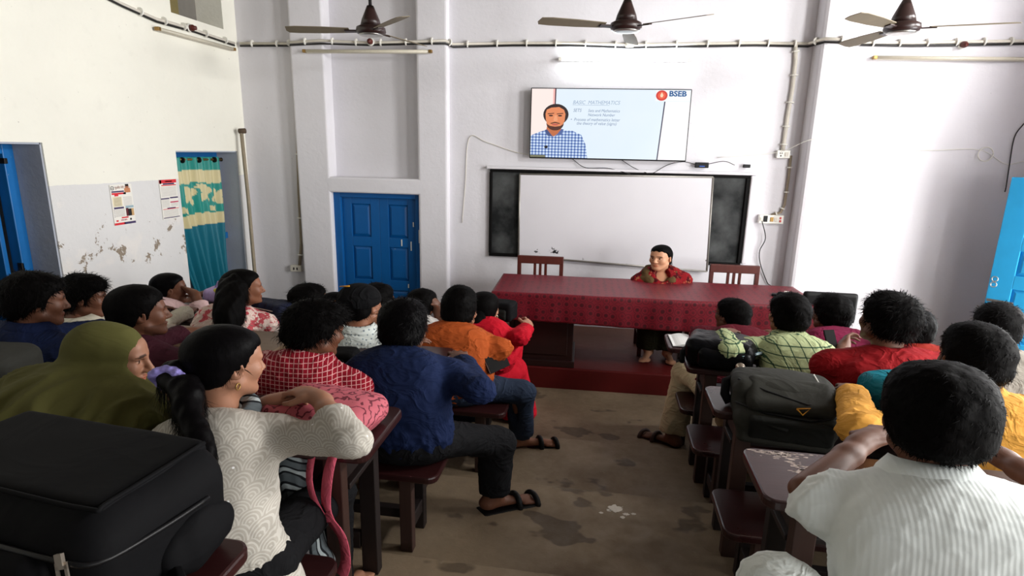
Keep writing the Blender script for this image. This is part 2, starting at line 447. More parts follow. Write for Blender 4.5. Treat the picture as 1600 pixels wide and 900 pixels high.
# pale grey-blue linings of the door reveals
boxes('reveal_lining', [((LX - .36, 3.722, .0), (LX - .012, 3.736, 2.085)), ((LX - .36, 2.7, 2.072), (LX - .012, 3.73, 2.086)),
                        ((LX - .36, 6.034, .0), (LX - .012, 6.046, 2.03)), ((LX - .36, 5.09, 2.018), (LX - .012, 6.04, 2.031))], m_reveal, lw)
# right wall, back wall, ceiling
bm = bmesh.new(); X0, X1 = RX, RX + .3
lbox(5.2, 6.7, -.3, CEIL, 0); lbox(4.25, 5.2, 2.1, 3.25, 0); lbox(4.25, 5.2, 3.9, CEIL, 0); lbox(3.35, 4.25, -.3, CEIL, 0)
lbox(2.2, 3.35, -.3, 1.15, 0); lbox(2.2, 3.35, 2.75, 3.25, 0); lbox(2.2, 3.35, 3.9, CEIL, 0); lbox(1.2, 2.2, -.3, CEIL, 0); lbox(0, 1.2, -.3, 1.15, 0); lbox(0, 1.2, 2.75, CEIL, 0); lbox(BY - .3, 0, -.3, CEIL, 0)
rw = bm_obj('wall_right', bm, m_front, None, False, 'structure'); tag(rw, 'white right wall with doorway and windows', 'wall')
bm = bmesh.new()
for x0, x1, z0, z1 in ((LX - .3, 2.2, -.3, CEIL), (2.2, 3.8, -.3, 1.2), (2.2, 3.8, 2.8, CEIL), (3.8, RX + .3, -.3, CEIL)): add_box(bm, (x0, BY - .3, z0), (x1, BY, z1))
bw = bm_obj('wall_back', bm, m_back, None, False, 'structure'); tag(bw, 'back wall behind the camera, kept dark to cut bounced light', 'wall')
ce = box('ceiling', (LX - .4, BY - .3, CEIL), (RX + .4, 6.9, CEIL + .2), m_ceil, None, 0, None, 2, 'structure'); tag(ce, 'grey ceiling kept dark to cut bounced light', 'ceiling')
co = boxes('wall_corridor_box', [((LX - 2.4, -2, -.3), (LX - 2.2, 8, 4.4)), ((LX - 2.4, -2, 3.3), (LX - .36, 8, 3.45)), ((LX - 2.4, 7.8, -.3), (LX - .3, 8, 4.4)), ((LX - 2.4, -2.2, -.3), (LX - .3, -2, 4.4))], simple('corridor_box_grey', lin(70, 72, 78), .9), None, 0, None, 'structure')  # roofed box added outside so the left doorways look dark
tag(co, 'corridor walls and roof added to keep the left doorways dark', 'wall')
# ------------------------------------------------------------------ doors, boards, television, wiring, fans
def paint(name, col, rough=.42):
    t = NT(name); n = t.noise(5, 5); c = t.mix(n, dark(col, .82), tuple(min(1, x * 1.12) for x in col[:3]) + (1,))
    ch = t.ramp(t.noise(26, 4), [(.73, (0, 0, 0, 1)), (.745, (1, 1, 1, 1))]); c = t.mix(t.math('MULTIPLY', ch, .4), c, lin(150, 170, 185))
    t.bump(t.noise(40, 3, t.mapped((1, 1, .1))), .15, .004); return t.out(c, rough, 0, .4)
m_blue = paint('blue_enamel', lin(0, 86, 152)); m_sky = paint('light_blue_enamel', lin(38, 158, 214), .5)
m_lblue = paint('mid_blue_enamel', lin(20, 104, 172))
m_iron = simple('dark_iron', lin(38, 34, 32), .5, .2, 30, metal=.6)
m_steel = simple('bright_steel', lin(190, 188, 184), .3, .1, 30, metal=.9)
m_wht = simple('white_plastic', lin(232, 230, 222), .4, .05)
m_pvc = simple('aged_white_pipe', lin(214, 208, 196), .5, .14, 12)
m_blkpl = simple('black_plastic', lin(15, 15, 17), .4, .1, spec=.25)
m_cable = simple('black_cable', lin(24, 22, 22), .5, .1)

def door_leaf(name, w, panels, parent, mat, xf, th=.035):
    """stiles, rails and raised panels; local x 0..w, y 0..th (out), z"""
    lf = empty(name); lf.parent = parent
    H0, H1 = panels[0][0] - .09, panels[-1][1] + .09
    st = w * .24
    boxes('stile', [((0, 0, H0), (st, th, H1))], mat, lf, .004, xf); boxes('stile', [((w - st, 0, H0), (w, th, H1))], mat, lf, .004, xf)
    zs = [H0] + [v for p in panels for v in p] + [H1]
    for i in range(0, len(zs), 2): box('rail', (st, 0, zs[i]), (w - st, th, zs[i + 1]), mat, lf, .003, xf)
    for z0, z1 in panels:
        bm = bmesh.new(); d = .035
        o = [(st, z0), (w - st, z0), (w - st, z1), (st, z1)]; ii = [(st + d, z0 + d), (w - st - d, z0 + d), (w - st - d, z1 - d), (st + d, z1 - d)]
        a = [bm.verts.new((x, .010, z)) for x, z in o]; b = [bm.verts.new((x, .028, z)) for x, z in ii]
        bm.faces.new(b)
        for k in range(4): bm.faces.new((a[k], a[(k + 1) % 4], b[(k + 1) % 4], b[k]))
        for v in bm.verts: v.co = xf(v.co)
        bm_obj('panel', bm, mat, lf)
    return lf
# blue double door in the front wall
d1 = empty('door_1', tuple(FX((-2.5, -.1, 0)))); tag(d1, 'closed blue panelled double door in the front wall', 'door', kind='structure')
inv = Vector(d1.location)
def FXD(off): return lambda c: FX((c[0], c[1] + off, c[2])) - inv
fr = FXD(-.16)
for lo, hi in (((-3.02, 0, 0), (-2.925, .11, 1.61)), ((-2.055, 0, 0), (-1.985, .11, 1.61)), ((-2.925, 0, 1.55), (-2.055, .11, 1.61))): box('frame', lo, hi, m_blue, d1, .006, fr)
pan = [(.10, .48), (.60, .99), (1.10, 1.475)]
for x0 in (-2.922, -2.488):
    door_leaf('door_leaf', .432, pan, d1, m_blue, (lambda x0: lambda c: FX((c[0] + x0, c[1] - .135, c[2])) - inv)(x0))
for u, z, h in ((-2.24, 1.06, .05), (-2.13, 1.03, .07), (-2.02, 1.16, .10), (-2.10, 1.27, .035), (-2.17, .55, .03)):
    box('paint_drip', (u, .0, z - h), (u + .012, .003, z + h * .5), m_wht, d1, 0, FXD(-.097 if u < -2.06 else -.05))
# pale blue door leaf standing open at the right
d2 = empty('door_2', (4.03, 5.24, 0), R(-44)); tag(d2, 'light blue panelled door leaf standing open at the right wall', 'door', kind='structure')
door_leaf('door_leaf', .70, [(.12, .42), (.52, 1.00), (1.12, 1.34), (1.46, 1.88)], d2, m_sky, lambda c: Vector((c[0] - .70, -c[1] + .02, c[2])))
bp = d2
for z in (1.07,):
    V, Fc = [], []
    for k in range(2):
        add_tube(V, Fc, [(-.66 + .022 * math.cos(a), -.03 - k * .006, z + k * -.05 + .022 * math.sin(a)) for a in np.linspace(0, 2 * math.pi, 14)], .005, 6, False)
    mesh_obj('latch_ring', V, Fc, m_steel, d2, True)
    box('hasp_plate', (-.69, -.022, .86), (-.50, -.015, .885), m_steel, d2, .002)
# doorways in the left wall: blue frames and an open leaf
d3 = empty('door_3', (LX - .3, 3.6, 0)); tag(d3, 'mid blue door frame and leaf in the doorway at the left edge', 'door', kind='structure')
rel = lambda lo, hi, o: (tuple(Vector(lo) - o.location), tuple(Vector(hi) - o.location))
for lo, hi in (((LX - .33, 3.64, .1), (LX - .24, 3.722, 2.07)), ((LX - .33, 2.62, 2.0), (LX - .24, 3.64, 2.07)), ((LX - .33, 2.62, .1), (LX - .24, 2.70, 2.0))):
    box('frame', *rel(lo, hi, d3), m_lblue, d3, .006)
door_leaf('door_leaf', .46, [(.3, .72), (.84, 1.26), (1.38, 1.85)], d3, m_lblue, lambda c: Vector((-.03 - c[0], .02 - c[1], c[2])))
box('bolt', (.02, .035, 1.93), (.07, .06, 1.97), m_iron, d3, .003); box('bolt', (.02, .035, 1.1), (.06, .055, 1.2), m_iron, d3, .003)
d4 = empty('door_4', (LX - .3, 5.56, 0)); tag(d4, 'blue door frame behind the teal curtain', 'door', kind='structure')
for lo, hi in (((LX - .34, 5.97, 0), (LX - .25, 6.036, 2.02)), ((LX - .34, 5.09, 1.93), (LX - .25, 5.97, 2.02)), ((LX - .34, 5.08, 0), (LX - .25, 5.15, 1.93))):
    box('frame', *rel(lo, hi, d4), m_lblue, d4, .006)
box('bolt', (.05, .40, 1.05), (.10, .47, 1.12), m_lblue, d4, .004)
# ventilator in the left wall
w1 = empty('window_1', (LX - .3, 5.6, 3.27)); tag(w1, 'olive wooden ventilator high in the left wall', 'window', kind='structure')
m_olive = simple('olive_shutter', lin(120, 108, 66), .7, .3, 9)
for k in range(3): box('slat', *rel((LX - .22, 5.215 + k * .118, 3.25), (LX - .18, 5.33 + k * .118, 4.0), w1), m_olive, w1, .004)
box('frame', *rel((LX - .30, 5.20, 3.27), (LX - .235, 5.99, 3.34), w1), m_olive, w1, .004)
box('backing', *rel((LX - .32, 5.5, 3.27), (LX - .30, 5.99, 4.0), w1), simple('grey_panel', lin(120, 116, 110), .8), w1)  # plain grey backing in the far half of the ventilator

# curtain
CR = LX - .20
cr = empty('curtain_rod', (CR, 5.5, 1.935)); tag(cr, 'brass curtain rod across the left doorway', 'curtain rod')
m_brass = simple('dull_brass', lin(150, 118, 66), .4, .15, 20, metal=.7)
tube('rod', [(0, -.42, .012), (0, .53, .0)], .013, m_brass, cr, 10)
lathe('finial', [(0, 0), (.02, .005), (.022, .03), (.012, .05), (0, .055)], m_iron, cr, xf=lambda v: Vector((v.x, .52 + v.z, v.y)))
def curtain():
    nu, nz = 150, 170; V = []; Cc = []; F = []
    teal, deep, cream = lin(22, 138, 128), lin(10, 104, 124), lin(206, 194, 150)
    rng = np.random.RandomState(3)
    fl = [(.16, 1.60, .085), (.44, 1.56, .12), (.72, 1.58, .115), (.93, 1.55, .1), (.30, 1.43, .04), (.12, 1.40, .05), (.58, 1.66, .035), (.83, 1.42, .04)]
    for j in range(nz + 1):
        z = 1.965 - (1.965 - .06) * j / nz
        t = max(0, (1.55 - z) / 1.5); yl = 5.07 + .45 * t ** 1.15; yr = 5.955 + .03 * t
        for i in range(nu + 1):
            s = i / nu; y = yl + (yr - yl) * s
            a = .022 + .016 * t
            x = CR + a * math.sin(s * 2 * math.pi * 7.5 + .8 * math.sin(3 * z)) + .012 * math.sin(s * 17 + z * 2) + .01 * t * math.sin(s * 31)
            V.append((x, y, z))
            zz = z + .008 * math.sin(s * 9)
            c = deep
            if zz > 1.83: c = teal
            elif zz > 1.70: c = cream
            elif zz > 1.375:
                c = teal
                for cx, cz, r in fl:
                    dx, dz = (s - cx) * .9, zz - cz; d = math.hypot(dx, dz); th = math.atan2(dz, dx)
                    if d < r * (.25 + .75 * abs(math.sin(th * 2 + .5)) ** .6): c = cream
                if zz > 1.685 or zz < 1.39 : c = teal if int(zz * 400) % 4 else cream
            elif zz > 1.25: c = cream
            Cc.append(c)
    for j in range(nz):
        for i in range(nu):
            a = j * (nu + 1) + i; F.append((a, a + 1, a + nu + 2, a + nu + 1))
    t = NT('printed_curtain_cloth'); at = t.n('ShaderNodeAttribute'); at.attribute_name = 'print'
    t.bump(t.noise(300, 1), .1, .002); t.b.inputs['Sheen Weight'].default_value = .1; m = t.out(at.outputs['Color'], .45, 0, .35)
    o = mesh_obj('curtain', V, F, m, None, True)
    ca = o.data.color_attributes.new('print', 'FLOAT_COLOR', 'POINT'); ca.data.foreach_set('color', np.array(Cc, np.float32).ravel())
    md = o.modifiers.new('thickness', 'SOLIDIFY'); md.thickness = .003
    return o
tag(curtain(), 'teal curtain with cream bands and butterfly print in left doorway', 'curtain')
for k in range(4): lathe('grommet', [(.02, -.004), (.03, -.004), (.03, .004), (.02, .004)], m_iron, cr, xf=(lambda k: lambda v: Vector((v.x + .018, -.36 + k * .25 + v.z, v.y)))(k), n=14)

# wooden pole in the corner
pp = [atY(377, 205, 6.02), atY(388, 310, 6.0), atY(398, 425, 5.98)]; pp.append(pp[-1] + (pp[-1] - pp[1]) * 1.2)
pole = empty('corner_pole', tuple(pp[-1])); tag(pole, 'thin grey wooden pole leaning in the left corner', 'pole')
o = tube('shaft', [Vector(q) - pole.location for q in pp], .020, simple('weathered_wood', lin(150, 138, 118), .8, .3, 14, .3), pole, 8)
tube('cap', [Vector(pp[0]) - pole.location + Vector((-.02, -.01, .0)), Vector(pp[0]) - pole.location + Vector((.05, 0, .005))], .028, simple('brown_cap', lin(84, 68, 54), .8), pole, 8)

# posters on the left wall
def poster(y0, y1, z0, z1, label, blocks, texts, skew=0):
    o = empty('poster', (LX + .004, (y0 + y1) / 2, z0)); W, H = y1 - y0, z1 - z0
    place = lambda c: Vector((c[2], (c[0] - W / 2) - skew * (c[1]) * .0 , c[1]))
    sh = mesh_obj('sheet', [place((0, 0, 0)), place((W, 0, 0)), place((W, H, 0)), place((0, H, 0)), place((0, 0, .002)), place((W, 0, .002)), place((W, H, .002)), place((0, H, .002))],
                  [(0, 3, 2, 1), (4, 5, 6, 7), (0, 1, 5, 4), (1, 2, 6, 5), (2, 3, 7, 6), (3, 0, 4, 7)], simple('poster_paper', lin(235, 232, 224), .6, .04), o)
    groups = {}
    for (a, b, c, d, col) in blocks: groups.setdefault(col, []).append((a, b, c, d))
    V, F, mats, mi = [], [], [], []
    for col, rs in groups.items():
        mats.append(simple('ink_%d_%d_%d' % col, lin(*col), .6, .06))
        for a, b, c, d in rs:
            k = len(V); V += [place((a * W, (1 - d) * H, .0026)), place((b * W, (1 - d) * H, .0026)), place((b * W, (1 - c) * H, .0026)), place((a * W, (1 - c) * H, .0026))]
            F.append((k, k + 1, k + 2, k + 3)); mi.append(len(mats) - 1)
    pr = mesh_obj('print', V, F, mats, sh); pr.data.polygons.foreach_set('material_index', mi)
    for s, size, x, y, col in texts:
        text_mesh('lettering', s, size * H, simple('ink_%d_%d_%d' % col, lin(*col), .6, .06), sh, lambda c, x=x, y=y: place((c[0] + x * W, c[1] + (1 - y) * H, .003 + c[2])))
    tag(o, label, 'poster'); return o
red, navy, tan, blk, gry, skin_p = (214, 40, 52), (62, 48, 92), (236, 224, 190), (30, 26, 28), (176, 172, 168), (196, 130, 90)
bl = [(.05, .62, .155, .19, navy), (.05, .66, .20, .245, red), (.16, .34, .245, .285, red), (.05, .48, .30, .54, tan), (.70, .86, .0, .06, blk), (.71, .85, .04, .10, skin_p), (.64, .92, .10, .21, skin_p), (.58, .70, .20, .25, blk),
      (.07, .52, .555, .60, navy), (.60, .98, .54, .60, (150, 176, 186)), (.60, .72, .60, .80, (92, 32, 40)), (.70, .86, .62, .80, blk), (.84, .97, .62, .80, (200, 160, 110)), (.36, .68, .81, .845, red), (.0, .5, .945, 1.0, red), (.45, 1.0, .945, 1.0, navy),
      (.03, .06, .05, .12, blk), (.15, .18, .05, .12, blk), (.06, .15, .035, .05, blk), (.06, .15, .115, .13, blk), (.09, .12, .07, .10, blk), (.10, .2, .875, .915, red), (.74, .82, .86, .91, blk)]
bl += [(.10, .44, y, y + .008, gry) for y in np.arange(.32, .53, .028)] + [(.54, .94, y, y + .008, gry) for y in np.arange(.32, .52, .028)] + [(.10, .54, y, y + .012, gry) for y in np.arange(.625, .80, .03)] + [(.05, .08, y, y + .015, navy) for y in np.arange(.62, .80, .04)]
bl += [(.32 + .06 * k, .36 + .06 * k, .87, .90, blk if k % 2 else red) for k in range(5)]
poster(4.262, 4.49, 1.415, 1.752, 'white police poster with a man in brown on the left wall', [(float(a), float(b), float(c), float(d), e) for a, b, c, d, e in bl], [('पुलिस मेरी दोस्त', .075, .22, .10, (150, 96, 80))])
b2 = [(0, 1, 0, .085, red), (.20, .86, .088, .125, navy), (.02, .12, .0, .10, (120, 20, 34)), (.10, .96, .13, .155, red), (.0, .48, .46, .49, navy), (.52, 1.0, .445, .48, navy), (.52, 1.0, .56, .59, (190, 40, 80)), (.30, .8, .71, .735, navy), (.05, .98, .735, .75, red), (.04, 1.0, .955, .975, navy)]
b2 += [(.06, .94, y, y + .008, gry) for y in np.arange(.19, .43, .03)] + [(.04, .46, y, y + .008, gry) for y in np.arange(.51, .69, .028)] + [(.54, .96, y, y + .008, gry) for y in np.arange(.61, .69, .028)] + [(.06, .94, y, y + .008, gry) for y in np.arange(.77, .94, .028)]
b2 += [(.35, .75, .035, .06, (240, 200, 160))]
poster(4.815, 5.035, 1.402, 1.768, 'white notice with red header beside the teal curtain', [(float(a), float(b), float(c), float(d), e) for a, b, c, d, e in b2], [])

# boards
bb = empty('blackboard', tuple(FX((.14, -.07, .95)))); tag(bb, 'wide old blackboard behind the whiteboard', 'blackboard')
ob = Vector(bb.location); FB = lambda c: FX((c[0], c[1] - .07, c[2])) - ob
def smudge():
    t = NT('chalky_slate'); n = t.noise(3, 6); c = t.mix(t.ramp(n, [(.4, (0, 0, 0, 1)), (.75, (1, 1, 1, 1))]), lin(22, 24, 25), lin(84, 86, 86))
    return t.out(c, .75, 0, .2)
m_slate = smudge()
out = rr_outline(-1.215, 1.495, .96, 1.90, .04)
slab('slate', out, .0, .014, m_slate, bb, lambda c: FB((c[0], c[2], c[1])), .003)
m_frb = simple('black_board_frame', lin(14, 13, 13), .7, .2, 20, spec=.1)
for lo, hi in (((-1.215, .0, .95), (1.50, .035, .985)), ((-1.215, 0, 1.875), (1.50, .035, 1.905)), ((-1.218, 0, .985), (-1.185, .035, 1.875)), ((1.465, 0, .985), (1.503, .035, 1.875))): box('frame', lo, hi, m_frb, bb, .006, FB)
box('plaster_ledge', (-1.25, 0, 1.905), (1.56, .06, 1.935), m_front, bb, .012, FB)
box('plaster_edge', (1.505, 0, .98), (1.56, .05, 1.905), m_front, bb, .014, FB)
wb = empty('whiteboard', tuple(FX((.13, -.03, .9)))); tag(wb, 'large whiteboard hung slightly crooked under the screen', 'whiteboard')
ow = Vector(wb.location); FWB = lambda c: FX((c[0], c[1] - .03, c[2])) - ow
def wbmat():
    t = NT('whiteboard_enamel'); s = t.sep()
    n = t.noise(9, 6, None, .7)
    zb = t.math('ABSOLUTE', t.math('SUBTRACT', s[2], .12)); zone = t.ramp(zb, [(0, (1, 1, 1, 1)), (.12, (0, 0, 0, 1))])
    corner = t.ramp(t.math('ADD', t.math('ABSOLUTE', t.math('SUBTRACT', s[0], .93)), t.math('ABSOLUTE', t.math('SUBTRACT', s[2], .87))), [(0, (1, 1, 1, 1)), (.22, (0, 0, 0, 1))])
    f = t.ramp(t.math('ADD', n, t.math('MULTIPLY', t.math('MAXIMUM', zone, corner), .14)), [(.755, (0, 0, 0, 1)), (.765, (1, 1, 1, 1))])
    c = t.mix(t.noise(1.2, 3), lin(205, 202, 208), lin(222, 220, 224)); c = t.mix(f, c, lin(30, 28, 30)); return t.out(c, .35, 0, .4)
q = [(-.885, 1.859), (1.125, 1.878), (1.157, .885), (-.877, .965)]
slab('panel', q[::-1], 0, .012, wbmat(), wb, lambda c: FWB((c[0], c[2], c[1])), .002)
m_alu = simple('aluminium_trim', lin(150, 146, 140), .4, .15, 30, metal=.5)
for k in range(4):
    a, b = Vector((q[k][0], .008, q[k][1])), Vector((q[(k + 1) % 4][0], .008, q[(k + 1) % 4][1]))
    tube('frame', [FWB(a), FWB(b)], .011, m_alu, wb, 6)

# television
tv = empty('television', tuple(FX((.02, .05, 2.03)))); tag(tv, 'wide flat television playing a lecture above the whiteboard', 'television')
ot = Vector(tv.location); FT = lambda c: FX((c[0], c[1] - .02, c[2])) - ot
U0, U1, Z0, Z1 = -.785, .828, 2.028, 2.735
box('cabinet', (U0, .0, Z0), (U1, .055, Z1), m_blkpl, tv, .008, FT)
box('wall_mount', (-.2, -.05, 2.2), (.25, .0, 2.6), m_iron, tv, 0, FT)
def emis(name, col, s=1.0, node=None):
    t = NT(name)
    if node: t.link(node(t), t.b.inputs['Emission Color'])
    else: t.b.inputs['Emission Color'].default_value = col
    t.b.inputs['Emission Strength'].default_value = s; return t.out((.02, .02, .02, 1), .25)
S = 0.82
sw, sh_ = U1 - U0 - .02, Z1 - Z0 - .022
def scr(x, y, l): return FT((U0 + .01 + x * sw, .0555 + l * .0004, Z0 + .013 + (1 - y) * sh_))
screen = empty('screen'); screen.parent = tv
def poly(name, pts, col, l, mat=None):
    m = mat or emis('screen_%d_%d_%d' % col, lin(*col), S); V = [scr(x, y, l) for x, y in pts]
    return mesh_obj(name, V, [tuple(range(len(V)))], m, screen)
def ell(cx, cy, rx, ry, n=28, a0=0, a1=360): return [(cx + rx * math.cos(R(a0 + (a1 - a0) * k / n)), cy - ry * math.sin(R(a0 + (a1 - a0) * k / n))) for k in range(n if a1 - a0 == 360 else n + 1)]
def board_grad(t):
    return t.mix(t.noise(1.5, 2), lin(222, 238, 252), lin(238, 247, 254))
poly('picture_board', [(0, 0), (1, 0), (1, 1), (0, 1)], (226, 240, 252), 0, emis('screen_board', None, S, board_grad))
poly('picture_wall', [(0, 0), (.155, 0), (.150, .5), (.145, 1), (0, 1)], (255, 238, 232), 1); poly('picture_wall', [(.845, .165), (1, .165), (1, 1), (.822, 1)], (252, 248, 250), 1)
poly('picture_edge', [(.150, 0), (.158, 0), (.156, .5), (.149, .5)], (70, 34, 50), 2); poly('picture_edge', [(.138, 0), (.150, 0), (.149, .4), (.139, .4)], (250, 190, 185), 2); poly('picture_edge', [(.840, .165), (.848, .165), (.826, 1), (.818, 1)], (60, 58, 84), 2)
def chk(t):
    s = t.sep(); k = 2 * math.pi / .034
    a = t.math('GREATER_THAN', t.math('SINE', t.math('MULTIPLY', s[0], k)), .15); b = t.math('GREATER_THAN', t.math('SINE', t.math('MULTIPLY', s[2], k * 1.15)), .15)
    x = t.math('ADD', a, b); g = t.ramp(t.math('MULTIPLY', x, .5), [(0, lin(222, 234, 250)), (.5, lin(128, 160, 214)), (1, lin(62, 84, 150))]); return g
poly('picture_shirt', [(0, 1), (0, .68), (.05, .63), (.12, .58), (.20, .60), (.27, .60), (.33, .66), (.36, .80), (.375, 1)], (120, 150, 210), 3, emis('screen_shirt', None, S, chk))
poly('picture_neck', [(.105, .54), (.20, .54), (.195, .62), (.15, .69), (.10, .62)], (196, 112, 72), 4)
poly('picture_collar', [(.09, .60), (.105, .585), (.145, .69), (.11, .68)], (70, 84, 130), 5); poly('picture_collar', [(.215, .585), (.20, .575), (.165, .68), (.20, .66)], (84, 104, 160), 5)
poly('picture_hair', ell(.160, .37, .082, .155), (46, 32, 34), 4)
poly('picture_beard', ell(.157, .50, .056, .10), (66, 38, 30), 5)
poly('picture_face', [(.093, .36), (.10, .30), (.13, .27), (.18, .26), (.212, .30), (.222, .36), (.218, .46), (.205, .52), (.185, .56), (.155, .575), (.125, .56), (.105, .51), (.096, .44)], (232, 142, 96), 6)
poly('picture_beard', [(.105, .51), (.125, .535), (.157, .545), (.19, .535), (.206, .51), (.192, .575), (.157, .60), (.12, .575)], (84, 46, 36), 7)
poly('picture_mouth', ell(.157, .515, .022, .012, 14), (196, 92, 84), 8); poly('picture_moustache', [(.125, .495), (.157, .475), (.19, .495), (.185, .505), (.157, .492), (.13, .505)], (74, 40, 32), 8)
poly('picture_nose', [(.152, .38), (.166, .38), (.174, .455), (.157, .47), (.145, .455)], (244, 164, 120), 8)
for cx in (.128, .187):
    poly('picture_eye', ell(cx, .385, .014, .012, 12), (60, 34, 30), 8); poly('picture_brow', [(cx - .022, .355), (cx + .02, .345), (cx + .02, .356), (cx - .02, .366)], (50, 32, 30), 8)
poly('picture_microphone', ell(.103, .845, .012, .022, 10), (26, 24, 34), 5)
poly('picture_tag', [(.0, .965), (.10, .965), (.10, 1), (0, 1)], (120, 120, 96), 5)
poly('logo_panel', [(.785, .005), (1, .005), (1, .16), (.785, .16)], (246, 250, 255), 3); poly('logo_emblem', ell(.822, .08, .036, .073), (214, 52, 40), 4)
poly('logo_emblem', ell(.822, .08, .024, .050), (240, 92, 60), 5); poly('logo_flame', [(.822, .035), (.832, .075), (.828, .105), (.816, .105), (.812, .075)], (255, 214, 180), 6)
text_mesh('logo_lettering', 'BSEB', .098, emis('screen_30_92_150', lin(30, 92, 150), S), screen, lambda c: scr(.866 + c[0] / sw * .84, .088 - c[1] / sh_ * .72, 5), .0006, 0, .0035)
m_ink = emis('screen_ink', lin(150, 172, 200), S); m_ink2 = emis('screen_ink_b', lin(112, 134, 170), S)
for s_, x, y, z_, mm in (('BASIC  MATHEMATICS', .265, .215, .052, m_ink), ('SETS', .27, .325, .045, m_ink2), ('Sets and Mathematics', .365, .325, .040, m_ink2), ('Network Number', .365, .385, .040, m_ink2), ('•  Process of mathematics letter', .255, .455, .042, m_ink2), ('the theory of value (signs)', .295, .51, .042, m_ink2)):
    text_mesh('handwriting', s_, z_, mm, screen, lambda c, x=x, y=y: scr(x + c[0] / sw * .92, y - c[1] / sh_, 2), 0, .25)
poly('handwriting_rule', [(.265, .226), (.50, .226), (.50, .230), (.265, .230)], (150, 172, 200), 2)

# cables below the television and small adapters
def cable(label, pts, rad=.004, off=.0, mat=m_cable, name='cable', cat='cable'):
    P_ = []
    for px, py, o_ in pts:
        r = ray(px, py); t = (WY0 - o_) / (r[1] - WS * r[0]); P_.append(CAMP + r * t)
    S_ = spline(P_, 6); base = Vector(S_[0]); o = tube(name, [Vector(p) - base for p in S_], rad, mat, None, 6); o.location = base
    tag(o, label, cat); return o
cable('thin black cable drooping left below the television', [(895, 249, -.05), (915, 262, -.03), (950, 263, -.02), (985, 272, -.01)])
cable('thin black cable under the middle of the television', [(970, 249, -.05), (990, 262, -.03), (1012, 271, -.01)])
cable('thin black cable looping up to the adapter', [(1020, 271, -.01), (1045, 257, -.02), (1070, 253, -.02), (1095, 258, -.02), (1130, 252, -.02), (1148, 258, -.02)])
cable('thin grey wire running up the wall left of the television', [(722, 348, -.06), (727, 290, -.06), (733, 216, -.06), (760, 222, -.06), (800, 236, -.06), (829, 243, -.05)], .004, 0, m_pvc, 'wire', 'wire')
cable('black power cord hanging from the lower switchboard', [(1190, 343, -.02), (1196, 372, -.03), (1187, 392, -.04), (1188, 412, -.04), (1198, 440, -.05), (1204, 446, -.05)], .005, 0, m_cable, 'power_cord', 'cord')
cable('pale string sagging across the right bay', [(1120, 246, -.05), (1215, 238, -.03), (1275, 217, .155), (1345, 232, .05), (1450, 235, .04), (1530, 234, .04), (1570, 256, .04), (1600, 252, .04)], .0035, 0, m_wht, 'wire', 'wire')
cable('dark loose wire hanging at the right edge', [(1600, 193, .04), (1585, 215, .045), (1577, 260, .05), (1572, 292, .06), (1570, 300, .06)], .005, 0, m_cable, 'wire', 'wire')
cx_ = FX((3.42, .05, 2.0)); rp = atY(1540, 241, cx_.y)
ro = tube('wire_coil', [(.065 * math.cos(a), 0, .065 * math.sin(a)) for a in np.linspace(0, 2 * math.pi, 26)], .005, m_wht, None, 6); ro.location = rp; tag(ro, 'small white coil of wire on the right bay', 'wire')
def wallpt(px, py, off):
    r = ray(px, py); return Vector(CAMP + r * ((WY0 - off) / (r[1] - WS * r[0])))
def wgadget(name, px0, px1, py0, py1, off, th, mat, label, cat, parts=()):
    a, b = wallpt(px0, py1, off), wallpt(px1, py0, off); o = empty(name, tuple(a))
    w, h = (b - a).xy.length, b.z - a.z; xf = lambda c: Vector((c[0] * math.cos(WA) + c[1] * math.sin(WA), c[0] * math.sin(WA) - c[1] * math.cos(WA), c[2]))
    box('case', (0, 0, 0), (w, th, h), mat, o, .006, xf)
    for nm, x0, x1, z0, z1, m in parts: box(nm, (x0 * w, th, z0 * h), (x1 * w, th + .006, z1 * h), m, o, .002, xf)
    tag(o, label, cat); return o
m_redp = simple('red_plastic', lin(190, 40, 34), .4)
wgadget('switchboard', 1211, 1233, 235, 247, -.07, .05, m_wht, 'small white socket box on the upper conduit', 'switchboard', [('socket_hole', .2, .26, .55, .7, m_blkpl), ('socket_hole', .34, .40, .55, .7, m_blkpl), ('socket_hole', .27, .33, .2, .4, m_blkpl), ('switch', .6, .85, .25, .75, m_pvc)])
wgadget('switchboard', 1183, 1223, 336, 348, -.07, .05, m_wht, 'white switchboard with a plugged black cord', 'switchboard', [('plug', .18, .34, .2, .9, m_blkpl), ('switch', .45, .58, .25, .75, m_brass), ('switch', .62, .72, .25, .75, m_pvc), ('socket', .05, .14, .3, .7, m_pvc), ('indicator', .82, .9, .55, .8, m_redp), ('indicator', .82, .9, .2, .45, m_redp)])
wgadget('socket_box', 457, 473, 414, 423, -.10, .05, m_pvc, 'small white socket box by the blue door', 'socket', [('socket_hole', .3, .4, .3, .7, m_blkpl), ('socket_hole', .6, .7, .3, .7, m_blkpl)])
wgadget('adapter', 1085, 1107, 254, 262, -.05, .035, m_blkpl, 'small black adapter box above the blackboard', 'adapter', [('light', .3, .7, .2, .4, simple('blue_label', lin(40, 80, 160), .5))])
wgadget('plug', 1160, 1172, 257, 262, -.05, .03, m_blkpl, 'black plug on the ledge above the blackboard', 'plug')

